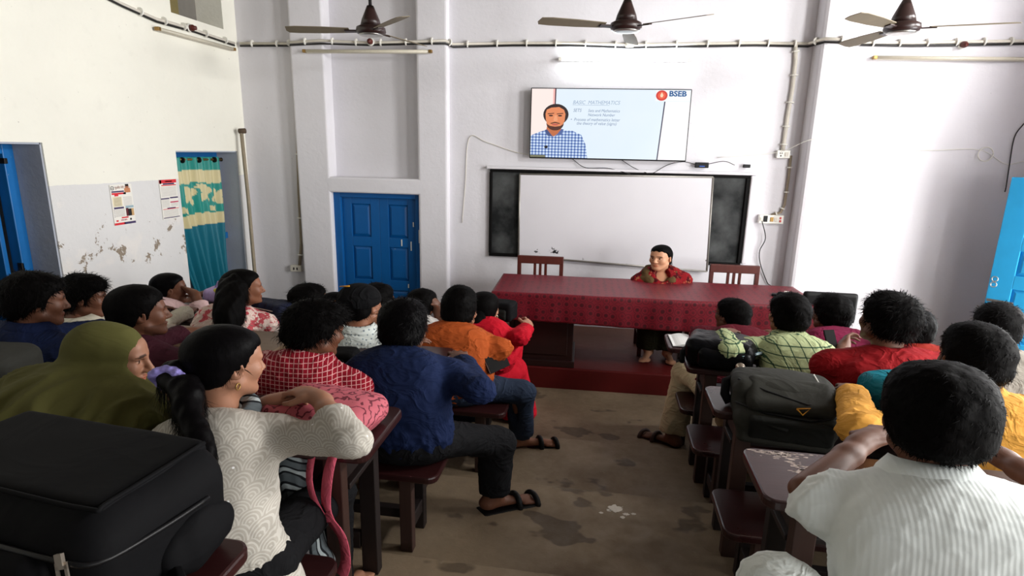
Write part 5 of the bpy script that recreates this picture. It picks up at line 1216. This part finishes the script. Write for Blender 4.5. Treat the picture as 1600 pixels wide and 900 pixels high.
j_blk, j_navy, j_jean, j_cream = fabric('black_trouser_cloth', lin(22, 22, 24)), fabric('dark_trouser_cloth', lin(30, 32, 42)), shirt_mat('blue_denim', lin(40, 50, 68)), fabric('cream_trouser_cloth', lin(196, 182, 150))
short = lambda **k: dict(dict(vol=.014, top=.016, n=900, len=.026, out=.35, mat=HB), **k)
RS = {'r1': (3.74, .49), 'r2': (3.09, .56), 'r3': (2.29, .63), 'r4': (1.34, .75), 'l1': (3.95, .49), 'l2': (3.27, .57), 'l3': (2.38, .67), 'l4': (1.43, .75)}
DK = {'r1': (3.95, .78), 'r2': (3.28, .89), 'r3': (2.48, .99), 'r4': (1.68, 1.07), 'l1': (4.22, .78), 'l2': (3.46, .89), 'l3': (2.74, .995), 'l4': (1.69, 1.07)}
def sit(row, head, back=0.0, dx=0): p = PD(*head); return (p[0] + dx, RS[row][0] + back, RS[row][1])

# ---------------- right side
# white ribbed shirt, nearest
hd = (1480, 567, 1.42)
def white_extra(c):
    pass
person('person in a white ribbed shirt with elbow on the nearest right desk', sit('r4', hd, .02, .03), hd, (-4, -8, 0), 1.03, -6, SK2, short(vol=.020, top=.012, n=5000, len=.018, wd=.0010, out=.28, lump=.004, lf=80, h=.005, nape=-.075, ears=False), dict(mat=shirt_mat('white_ribbed_cloth', lin(232, 238, 236), 'ribs', None, .0095), sleeve='short', slen=.9, collar=True, loose=.020, fold=.0045), dict(mat=fabric('white_trouser_cloth', lin(222, 228, 224))),
       dict(L=dict(wrist=PD(1350, 690, 1.68), elbow=PD(1262, 765, 1.53), dir=(.5, .3, .1), curl=.75, palm=(.3, .2, -1)), R=dict(wrist=PD(1560, 712, 1.72), elbow=PD(1700, 800, 1.45), dir=(-.4, .5, .1), curl=.7)), sw=.175, girth=1.08, hh=.005, hc_=.0075, seed=11, desk=DK['r4'], slouch=.05,
       legs=dict(L=dict(knee=PD(1215, 915, 1.42), ankle=(.75, 1.78, .41))))
# yellow shirt
hd = (1534, 505, 2.24)
person('person in a mustard yellow shirt at the third right desk', sit('r3', hd, .03, .10), hd, (8, -6, 0), 1.02, 6, SK2, short(vol=.012, top=.020, n=2200, len=.022, out=.35, nape=-.07), dict(mat=shirt_mat('mustard_cloth', lin(208, 150, 66)), sleeve='long', collar=True, loose=.02, fold=.008), dict(mat=j_navy),
       dict(L=dict(wrist=PD(1330, 612, 2.52), elbow=PD(1345, 672, 2.12), dir=(.2, .8, -.05), curl=.5), R=dict(wrist=PD(1610, 660, 2.35))), hh=.0055, hc_=.009, seed=21, desk=DK['r3'], slouch=.05)
# red T-shirt
hd = (1395, 457, 2.90)
person('heavyset person in a red T-shirt leaning at the second right desk', sit('r2', hd, -.05, .02), hd, (22, 4, 4), 1.0, 6, SK2, short(vol=.020, top=.022, n=2200, len=.030, out=.6, lump=.007, nape=-.06), dict(mat=shirt_mat('red_cotton', lin(136, 18, 24)), sleeve='short', loose=.022), dict(mat=j_blk),
       dict(L=dict(elbow=PD(1302, 592, 3.05), wrist=PD(1318, 543, 3.32), dir=(.1, .3, .3), curl=.8, palm=(.5, .5, .2)), R=dict(wrist=PD(1500, 585, 3.0))), sw=.205, girth=1.32, seed=31, desk=DK['r2'], slouch=.05, beard=.3)
# green check
hd = (1237, 458, 3.42)
person('person in a pale green check shirt with arm on a notebook', sit('r2', hd, .02, .0), hd, (12, 0, 0), .96, 8, SK1, short(vol=.014, top=.02, n=1300, nape=-.07), dict(mat=shirt_mat('green_check_cloth', lin(172, 182, 138), 'check', lin(58, 84, 62), .046, .11, lin(24, 40, 36)), sleeve='long', collar=True), dict(mat=j_navy),
       dict(L=dict(wrist=PD(1130, 522, 3.55), elbow=PD(1142, 548, 3.28), dir=(.6, .3, .1), curl=.8), R=dict(wrist=PD(1290, 560, 3.55))), seed=41, desk=DK['r2'], slouch=.05, sw=.17)
# maroon boy, front row aisle
hd = (1147, 466, 4.22)
def specs(c):
    T, st = c['T'], c['st']
    g = tube('spectacles', [Vector(p) for p in st(np.array([T(-.082, -.01, .0), T(-.078, .05, .012), T(-.062, .102, .010), T(-.03, .113, .010), T(0, .115, .012), T(.03, .113, .010), T(.062, .102, .010), T(.078, .05, .012), T(.082, -.01, .0)]))], .0022, m_blkpl, c['root'], 6)
cx = person('person in a maroon shirt and cream trousers at the front right desk', sit('r1', hd, .02, -.10), hd, (38, 2, 0), .92, 14, SK2, short(vol=.014, top=.012, n=900, nape=-.075), dict(mat=shirt_mat('maroon_cloth', lin(88, 22, 34)), sleeve='long', collar=True), dict(mat=j_cream, flare=.02),
       dict(L=dict(wrist=(1.0, 4.14, .82)), R=dict(wrist=(1.35, 4.14, .82))), seed=51, desk=DK['r1'], slouch=.06, extra=specs, legs=dict(L=dict(knee=(.66, 4.0, .60), ankle=(.60, 3.95, .125), toe=(-.75, .6, 0)), R=dict(knee=(.95, 4.1, .58))))
sandal(cx, 'L', simple('brown_leather', lin(52, 28, 22), .5))
# purple shirt
hd = (1303, 459, 3.98)
person('person in a plum shirt behind the green check shirt', sit('r1', hd, .0, .0), hd, (18, 0, 0), 1.0, 6, SK2, short(vol=.016, top=.02, n=1200, out=.5, lump=.006), dict(mat=shirt_mat('plum_cloth', lin(116, 30, 62)), sleeve='long', collar=True), dict(mat=j_blk), None, seed=61, desk=DK['r1'], slouch=.05, sw=.18, girth=1.1)
# red-brown shirt behind the red T-shirt
hd = (1436, 485, 3.62)
person('person in a rust red shirt half hidden behind the red T-shirt', sit('r1', hd, -.1, .05), hd, (-10, 0, 0), .98, 0, SK2, short(vol=.010, top=.012, n=700), dict(mat=shirt_mat('rust_red_cloth', lin(150, 44, 34)), sleeve='long'), dict(mat=j_blk), None, seed=71, desk=DK['r1'], slouch=.05)
# grey shirt at the right edge
hd = (1566, 474, 3.15)
person('person in a grey shirt at the right edge', sit('r2', hd, .0, .06), hd, (-14, -4, 0), .98, 0, SK2, short(vol=.016, top=.022, n=1200, out=.5), dict(mat=shirt_mat('grey_cloth', lin(150, 144, 134)), sleeve='long', collar=True), dict(mat=j_blk), None, seed=81, desk=DK['r2'], slouch=.05)

# ---------------- left side
# navy shirt in the middle
hd = (629, 468, 2.78)
cx = person('person in a navy shirt and black trousers with a sandal in the aisle', sit('l3', hd, .02, .06), hd, (0, -10, 0), 1.0, -5, SK2, short(vol=.018, top=.020, n=2400, len=.030, out=.45, mat=HGL, ears=False, nape=-.08), dict(mat=shirt_mat('navy_cloth', lin(20, 32, 64)), sleeve='long', collar=True, loose=.022, fold=.006), dict(mat=j_blk, loose=.02),
       dict(R=dict(elbow=PD(748, 610, 2.6), wrist=PD(722, 565, 3.0), dir=(-.3, .8, .3))), sw=.185, girth=1.1, hc_=.008, seed=91, desk=DK['l3'], slouch=.05, legs=dict(R=dict(knee=PD(775, 690, 2.95), ankle=atZ(772, 772, .33), toe=(.8, .6, 0))))
sandal(cx, 'R', m_rex)
# red check shirt
hd = (490, 469, 2.60)
person('person in a red check shirt turned to the right', sit('l3', hd, -.05, -.08), hd, (-42, -12, 0), .95, -8, SK2, short(vol=.020, top=.018, n=2400, len=.034, out=.55, lump=.006, fringe=.012, front=.055), dict(mat=shirt_mat('red_check_cloth', lin(132, 18, 34), 'check', lin(206, 150, 150), .0165, .14), sleeve='long', collar=True, loose=.020), dict(mat=j_blk),
       dict(R=dict(wrist=PD(500, 590, 2.75)), L=dict(wrist=PD(420, 600, 2.7))), sw=.175, hc_=.008, seed=101, desk=DK['l3'], slouch=.06, stache=False)
# orange shirt
hd = (718, 446, 3.58)
def orange_belt(c): pass
cx = person('person in a rust orange shirt and jeans with a leg in the aisle', sit('l2', hd, .0, -.0), hd, (-6, -4, 0), .98, -10, SK1, short(vol=.012, top=.030, n=1500, out=.3, nape=-.06, side=-.005), dict(mat=shirt_mat('rust_orange_cloth', lin(164, 76, 32)), sleeve='long', collar=True, loose=.022, fold=.008), dict(mat=j_jean, loose=.018),
       dict(R=dict(elbow=PD(780, 543, 3.52), wrist=PD(755, 560, 3.75), dir=(-.4, .5, .1))), sw=.18, girth=1.1, hc_=.009, seed=111, desk=DK['l2'], slouch=.05, legs=dict(R=dict(knee=PD(812, 612, 3.62), ankle=atZ(815, 680, .225), toe=(.9, .35, 0)), L=dict(knee=PD(740, 640, 3.8))))
sandal(cx, 'R', m_rex)
# woman in red
hd = (757, 456, 4.25)
def earring(side, big=.012):
    def f(c):
        p = c['T'](side * .086, -.008, -.048); V = [p + npv(0, big * math.cos(a), -big + big * math.sin(a)) for a in np.linspace(0, 2 * math.pi, 13)]; tube('earring', [Vector(q) for q in c['st'](np.array(V))], .0028, m_brass, c['root'], 6)
    return f
def redw(c):
    w, e = c['A']['R'][1], c['A']['R'][0]; d = unit(w - e); f = frame_z(d); tube('wristwatch', [Vector(q) for q in c['st'](np.array([w - d * .01 + f @ npv(.031 * math.cos(a), .031 * math.sin(a), 0) for a in np.linspace(0, 2 * math.pi, 15)]))], .006, m_steel, c['root'], 6)
    # long skirt of the red dress
    F = Field(); F.el(npv(.02, .10, -.02), (.20, .22, .12), .06); F.rc(npv(.12, .20, -.05), npv(.17, .22, -.40), .11, .13, .08); F.rc(npv(-.05, .24, -.05), npv(-.03, .28, -.40), .11, .12, .08); F.clip(lambda X: -.42 - X[..., 2]); V, Q = F.nets(.014); V = V + vnormals(V, Q) * (.010 * sinnoise(V, 30, 4, 2, (1, 1, .2)))[:, None]; nmesh('skirt', c['st'](V), Q, MATS['red_knit'], c['root'])
    earring(1)(c)
person('woman in a bright red dress with a wristwatch at the front left desk', sit('l1', hd, .0, .02), hd, (-8, -4, 0), .96, -6, SK3, dict(vol=.012, top=.006, n=500, len=.03, out=.1, mat=HB, ears=False, nape=-.09, lump=.002, tail=([(0, -.11, -.02), (0, -.13, -.08), (0.0, -.125, -.16), (0, -.12, -.22)], [.04, .045, .035, .02])), dict(mat=shirt_mat('red_knit', lin(186, 18, 38)), sleeve='long', loose=.018), dict(mat=MATS['red_knit'] if 'red_knit' in MATS else None),
       dict(R=dict(elbow=PD(812, 528, 4.1), wrist=PD(822, 512, 4.32), dir=(.15, .6, .3), curl=.7, palm=(-.6, .3, -.4))), female=True, seed=121, desk=DK['l1'], slouch=.05, extra=redw, sw=.155)
# cap wearer with white dotted shirt
hd = (563, 444, 3.36)
def cap(c):
    T, st, Rh, hs = c['T'], c['st'], c['Rh'], c['hs']; F = Field(); F.el(T(0, -.015, .045), np.array((.094, .114, .092)) * hs, .02, 'u', Rh); F.clip(lambda X: (-.0 + .18 * (((X - c['hc']) @ Rh)[..., 1]) - ((X - c['hc']) @ Rh)[..., 2] + .012)); V, Q = F.nets(.007); o = nmesh('cap', st(V), Q, fabric('black_cap_cloth', lin(14, 14, 16)), c['root'])
    F = Field(); F.el(T(-.105, -.070, .040), (.055, .045, .034), .02, 'u', Rh).el(T(-.085, -.05, .045), (.055, .045, .03), .02, 'u', Rh); V, Q = F.nets(.006); nmesh('brim', st(V), Q, MATS['black_cap_cloth'], o)
    tube('embroidery', [Vector(q) for q in st(np.array([T(-.075, -.098, .045), T(-.06, -.11, .022), T(-.045, -.118, .006)]))], .006, m_org, o, 6); tube('piping', [Vector(q) for q in st(np.array([T(-.06, -.075, .118), T(-.03, -.085, .126), T(0, -.085, .131)]))], .004, m_org, o, 6)
person('person in a black cap worn backwards and a white dotted shirt', sit('l2', hd, -.02, -.03), hd, (-18, -2, 0), 1.0, -4, SK1, short(vol=.006, top=.0, n=200, nape=-.07), dict(mat=shirt_mat('white_dotted_cloth', lin(206, 212, 208), 'dots', lin(120, 132, 140), .022, .26), sleeve='long', collar=True), dict(mat=j_navy), None, seed=131, desk=DK['l2'], slouch=.05, extra=cap)
hd = (590, 443, 4.2)
person('person with a red collar half hidden behind the black cap', sit('l1', hd, -.03, 0), hd, (-24, 0, 0), .98, 0, SK2, short(vol=.014, top=.016, n=800), dict(mat=shirt_mat('brick_red_cloth', lin(160, 44, 48)), sleeve='long', collar=True), dict(mat=j_blk), None, seed=141, desk=DK['l1'], slouch=.05)
hd = (657, 451, 4.3)
person('person in white resting head on a hand before the blue door', sit('l1', hd, .05, -.02), hd, (-12, -6, 10), .96, 0, SK2, short(vol=.014, top=.010, n=900, ears=False), dict(mat=shirt_mat('white_cotton', lin(214, 210, 206)), sleeve='short'), dict(mat=j_blk), dict(R=dict(wrist=PD(683, 478, 4.3), elbow=PD(690, 508, 4.35), dir=(-.5, 0, .6), curl=.8, palm=(-1, 0, 0))), seed=151, desk=DK['l1'], slouch=.05, female=True)
hd = (482, 443, 4.1)
person('person in dark navy clothes with tied hair left of the blue door', sit('l1', hd, -.02, 0), hd, (-44, 0, 0), .98, -8, SK1, dict(vol=.012, top=.010, n=700, len=.05, out=.25, ears=False, nape=-.09, tail=([(0, -.11, .0), (.0, -.13, -.05), (0, -.125, -.12)], [.03, .035, .015])), dict(mat=shirt_mat('dark_navy_cloth', lin(30, 34, 52)), sleeve='long'), dict(mat=j_blk), None, seed=161, desk=DK['l1'], slouch=.05, female=True)
# floral girl with long hair
hd = (377, 421, 3.95)
def clipy(c):
    p = [c['T'](-.03, -.135, -.01), c['T'](.02, -.14, -.015)]; F = Field().rc(p[0], p[1], .014, .016, .01).el(p[0] * .5 + p[1] * .5 + npv(0, -.01, .012), (.02, .012, .014), .01); V, Q = F.nets(.006); nmesh('hair_tie', c['st'](V), Q, simple('yellow_tie', lin(206, 200, 60), .7), c['root'])
person('person with long black hair and yellow clip in a floral top', sit('l2', hd, -.04, 0), hd, (-48, 0, 0), .96, -10, SK1, dict(front=.086, mid=.052, side=.026, vol=.010, top=.008, n=500, len=.03, out=.08, ears=True, nape=-.09, lump=.002, mat=HB, tail=([(0, -.04, .04), (364, 452, 3.88, 0), (360, 472, 3.80, 0), (357, 492, 3.76, 0), (357, 512, 3.74, 0), (362, 534, 3.72, 0)], [.075, .075, .075, .075, .06, .02]), tail_n=2600), dict(mat=shirt_mat('floral_cloth', lin(226, 200, 190), 'floral', lin(190, 80, 88), .05, .1, lin(236, 220, 210)), sleeve='three'), dict(mat=j_navy), None, neck=.17, seed=171, desk=DK['l2'], slouch=.05, female=True, extra=clipy)
# pink girl, hand to mouth
hd = (262, 427, 4.5)
person('person in a pale pink top holding a hand to the mouth', sit('l1', hd, -.03, .05), hd, (-52, 0, 0), .94, -20, SK2, dict(front=.086, mid=.052, side=.026, vol=.008, top=.006, n=400, len=.03, out=.08, lump=.0015, ears=True, nape=-.08, mat=HGL, tail=([(0, -.105, .0), (0, -.125, -.03), (0, -.115, -.06)], [.03, .038, .02])), dict(mat=shirt_mat('pale_pink_cloth', lin(224, 190, 190)), sleeve='three'), dict(mat=j_navy), dict(R=dict(wrist=PD(303, 458, 4.5), elbow=PD(319, 494, 4.42), dir=(-.9, .1, .0), curl=.95, palm=(-.6, -.3, -.3))), seed=181, desk=DK['l1'], slouch=.05, female=True)
# maroon shirt left
hd = (211, 446, 2.75)
person('person in a dark maroon shirt before the bare brown desk', sit('l3', hd, .0, -.03), hd, (-46, 0, 0), .95, -12, SK2, short(vol=.012, top=.012, n=1800, len=.018, out=.25, lump=.002, nape=-.07), dict(mat=shirt_mat('dark_maroon_cloth', lin(58, 24, 34)), sleeve='long', collar=False, loose=.02), dict(mat=j_blk), None, seed=191, desk=DK['l3'], slouch=.05, beard=.7, sw=.18)
# cream shirt left
hd = (124, 428, 3.4)
person('person in a cream shirt with wavy hair by the peeling wall', sit('l2', hd, -.12, -.02), hd, (-58, -4, 0), .94, -14, SK2, short(vol=.016, top=.022, n=2000, len=.034, out=.6, lump=.007, fringe=.012, front=.055), dict(mat=shirt_mat('cream_cloth', lin(196, 190, 172)), sleeve='long', collar=True), dict(mat=j_blk), None, seed=201, desk=DK['l2'], slouch=.05, stache=True)
# navy shirt far left
hd = (47, 424, 2.75)
person('person in a navy shirt at the far left', sit('l3', hd, -.02, -.06), hd, (-42, -6, 0), .96, -14, SK2, short(vol=.022, top=.016, n=2400, len=.030, out=.45, lump=.005), dict(mat=shirt_mat('deep_blue_cloth', lin(18, 28, 58)), sleeve='long', collar=True, loose=.02), dict(mat=j_blk), None, seed=211, desk=DK['l3'], slouch=.05, sw=.185, beard=.25)
# olive headscarf
hd = (166, 503, 2.12)
def hijab(c):
    hc, Rh, T, st, hs, nb, shd = c['hc'], c['Rh'], c['T'], c['st'], c['hs'], c['nb'], c['shd']; F = Field()
    F.el(T(0, -.02, .038), np.array((.092, .114, .102)) * hs, .03, 'u', Rh); F.el(T(0, .0, -.06), np.array((.080, .098, .085)) * hs, .04, 'u', Rh); F.rc(nb + npv(0, -.01, .04), nb + npv(0, 0, -.10), .085, .13, .06)
    F.rc(nb + npv(-.05, 0, -.0), shd['L'] + npv(-.03, -.01, -.01), .095, .095, .06); F.rc(nb + npv(.05, 0, -.0), shd['R'] + npv(.02, -.01, -.01), .095, .095, .06)
    F.rc(shd['L'] + npv(-.02, 0, -.02), shd['L'] + npv(-.09, .0, -.46), .105, .14, .08); F.rc(shd['R'] + npv(.01, 0, -.02), shd['R'] + npv(.02, .02, -.40), .105, .13, .08); F.rb(c['chs'] + npv(0, -.01, -.12), (.20, .15, .26), .10, .08, 'u', c['Rt']); F.rc(T(-.0, -.07, -.03), nb + npv(-.06, -.06, -.10), .06, .08, .06)
    
    for nm in 'LR': F.rc(shd[nm], shd[nm] + (c['A'][nm][0] - shd[nm]) * .85, .098, .095, .06)
    F.el(c['chs'] + npv(0, -.005, 0), (.20, .155, .21), .06, 'u', c['Rt']); F.el(c['wa'], (.205, .155, .20), .06, 'u', c['Rt']); F.el(c['pc'] + npv(0, 0, .02), (.21, .165, .17), .06, 'u', c['Rt'])
    el_, wr_ = c['A']['L'][0], c['A']['L'][1]; F.rc(shd['L'], el_, .10, .12, .06); F.rc(el_, el_ + (wr_ - el_) * .7, .12, .10, .06)
    F.el(T(0, .120, -.022), np.array((.070, .085, .092)) * hs, .008, 's', Rh); F.clip(lambda X: (.02) - X[..., 2])
    V, Q = F.nets(.0085); N = vnormals(V, Q); lowf = np.clip((hc[2] + .02 - V[:, 2]) / .22, 0.06, 1); V = V + N * (.045 * lowf * (np.clip(1 - np.abs(sinnoise(V, 46, 77, 1, (1, 1, .14))) * 2.2, 0, 1) - .3))[:, None]; nmesh('headscarf', st(V), Q, fabric('olive_cloth', lin(88, 86, 48), .85, .1, 420, .12, .2), c['root'])
    w, e = c['A']['R'][1], c['A']['R'][0]; d = unit(w - e); f = frame_z(d); tube('bracelet', [Vector(q) for q in st(np.array([w - d * .03 + f @ npv(.030 * math.cos(a), .030 * math.sin(a), 0) for a in np.linspace(0, 2 * math.pi, 15)]))], .003, m_blkpl, c['root'], 6)
person('person in an olive green headscarf beside the white lace top', sit('l4', hd, .0, -.22), hd, (-74, -8, 0), .98, -6, SK3, None, dict(mat=shirt_mat('mustard_print', lin(150, 128, 44), 'floral', lin(196, 176, 90), .03, .1, lin(90, 76, 30)), sleeve='three', loose=.004, fold=.003), dict(mat=j_blk), dict(R=dict(wrist=PD(262, 622, 2.1), elbow=PD(195, 645, 2.0), dir=(.5, .2, .05)), L=dict(wrist=(-1.98, 1.84, 1.10), hint=(-.05, -.1, -1))), seed=221, desk=DK['l4'], slouch=.05, female=True, hh=.0045, extra=hijab)
# white lace top
hd = (346, 509, 1.98)
def lace(c):
    T, st, nb, shd = c['T'], c['st'], c['nb'], c['shd']; rng = np.random.RandomState(5); F = Field(); ctr = T(-.015, -.140, -.03)
    for a in np.linspace(0, 2 * math.pi, 15): F.el(ctr + npv(.040 * math.cos(a), -.022 - .006 * math.sin(3 * a), .030 * math.sin(a)), (.015, .018, .014), .006)
    V, Q = F.nets(.004); V = V + vnormals(V, Q) * (.003 * sinnoise(V, 200, 8, 2))[:, None]; nmesh('scrunchie', st(V), Q, fabric('lavender_satin', lin(146, 136, 204), .5), c['root'])
    wm = shirt_mat('grey_wave_scarf', lin(96, 104, 108), 'waves', lin(34, 36, 40), .05, .1, lin(176, 186, 188)); F = Field(); n_ = 16
    pts = [nb + npv(.082 * math.cos(a), .085 * math.sin(a) + .012, .040 + .022 * math.sin(a)) for a in np.linspace(0, 2 * math.pi, n_)]; F.chain(pts, [.024] * n_, .02); F.chain([shd['R'] + npv(-.05, .11, -.03), shd['R'] + npv(-.01, .10, -.18), shd['R'] + npv(.02, .07, -.34), shd['R'] + npv(.06, .04, -.52), shd['R'] + npv(.085, .02, -.72)], [.035, .045, .05, .052, .045], .03)
    V, Q = F.nets(.008); V = V + vnormals(V, Q) * (.007 * sinnoise(V, 60, 3, 2, (1, 1, .3)))[:, None]; nmesh('scarf', st(V), Q, wm, c['root']); earring(1, .011)(c)
    # loose tail of the top below the bench
    F = Field(); F.el(npv(.02, -.02, -.03), (.185, .155, .24), .05); F.clip(lambda X: X[..., 2] - .16); F.clip(lambda X: -.24 - X[..., 2]); V, Q = F.nets(.01); V = V + vnormals(V, Q) * (.006 * sinnoise(V, 30, 3, 2, (1, 1, .3)))[:, None]; nmesh('tunic_tail', st(V), Q, MATS['white_lace_cloth'], c['root'])
person('person in a white lace top with a lavender hair scrunchie', sit('l4', hd, -.02, .17), hd, (-34, -6, 0), .98, -6, SK3, dict(vol=.012, top=.006, n=1500, len=.03, wd=.0009, out=.03, ears=True, nape=-.085, lump=.0015, mat=HGL, front=.075, mid=.035, side=.0, tail=([(-.02, -.115, .0), (-.02, -.150, -.04), (293, 610, 1.88, 0), (298, 655, 1.82, 0), (316, 705, 1.77, 0), (334, 755, 1.74, 0)], [.028, .034, .034, .034, .028, .010]), tail_n=1600), dict(mat=shirt_mat('white_lace_cloth', lin(176, 170, 160), 'lace', lin(214, 212, 204), .05), sleeve='three', loose=.014, fold=.004), dict(mat=j_blk, loose=.012),
       dict(R=dict(elbow=PD(548, 690, 1.82), wrist=PD(498, 622, 2.02), dir=(-.7, .2, -.05), curl=.7), L=dict(wrist=PD(425, 628, 2.12), dir=(.9, .1, 0), curl=.6)), female=True, sw=.16, hh=.0045, hc_=.007, neck=.215, seed=231, desk=DK['l4'], slouch=.04, extra=lace)

# ---------------- teacher
hd = (1034, 383, 5.52); p = FX((.62, .68, .2))
def dupatta(c):
    nb, shd, st = c['nb'], c['shd'], c['st']; F = Field(); ol = shirt_mat('olive_brown_stole', lin(86, 66, 40))
    for q, nm in ((-1, 'L'), (1, 'R')): F.chain([nb + npv(q * .03, .05, .05), nb + npv(q * .085, .01, .032), nb + npv(q * .10, -.055, .0), nb + npv(q * .075, -.115, -.065), nb + npv(q * .03, -.15, -.20)], [.026, .03, .036, .037, .036], .02)
    F.rc(shd['R'] + npv(.02, -.03, .035), shd['R'] + npv(.06, -.05, -.14), .04, .05, .03); V, Q = F.nets(.008); V = V + vnormals(V, Q) * (.004 * sinnoise(V, 80, 3, 2, (1, 1, .3)))[:, None]; nmesh('stole', st(V), Q, ol, c['root'])
person('teacher in a red and olive dress seated behind the long table', (float(p.x), float(p.y) - .03, .655), hd, (152, -2, 0), .92, 180, skin_mat('skin_fair', lin(196, 144, 112)), dict(front=.086, mid=.052, side=.026, vol=.008, top=.004, n=300, len=.03, out=.06, lump=.0015, ears=True, nape=-.085, mat=HB, tail=([(0, -.10, .01), (0, -.125, -.02), (0, -.11, -.06)], [.03, .036, .02])), dict(mat=shirt_mat('red_print_cloth', lin(126, 20, 26), 'floral', lin(70, 12, 18), .05, .1, lin(150, 92, 62)), sleeve='three', loose=.014, vneck=True), dict(mat=fabric('dark_olive_cloth', lin(40, 40, 26)), flare=.03),
       dict(L=dict(wrist=(.82, 5.42, .78)), R=dict(wrist=(.45, 5.42, .78))), female=True, seed=241, sw=.155, girth=1.0, neck=.165, legs=dict(L=dict(knee=(.72, 5.33, .66), ankle=(.70, 5.36, .29), toe=(.1, -1, 0)), R=dict(knee=(.48, 5.33, .66), ankle=(.52, 5.38, .29), toe=(-.2, -1, 0))), extra=dupatta, hh=.005)
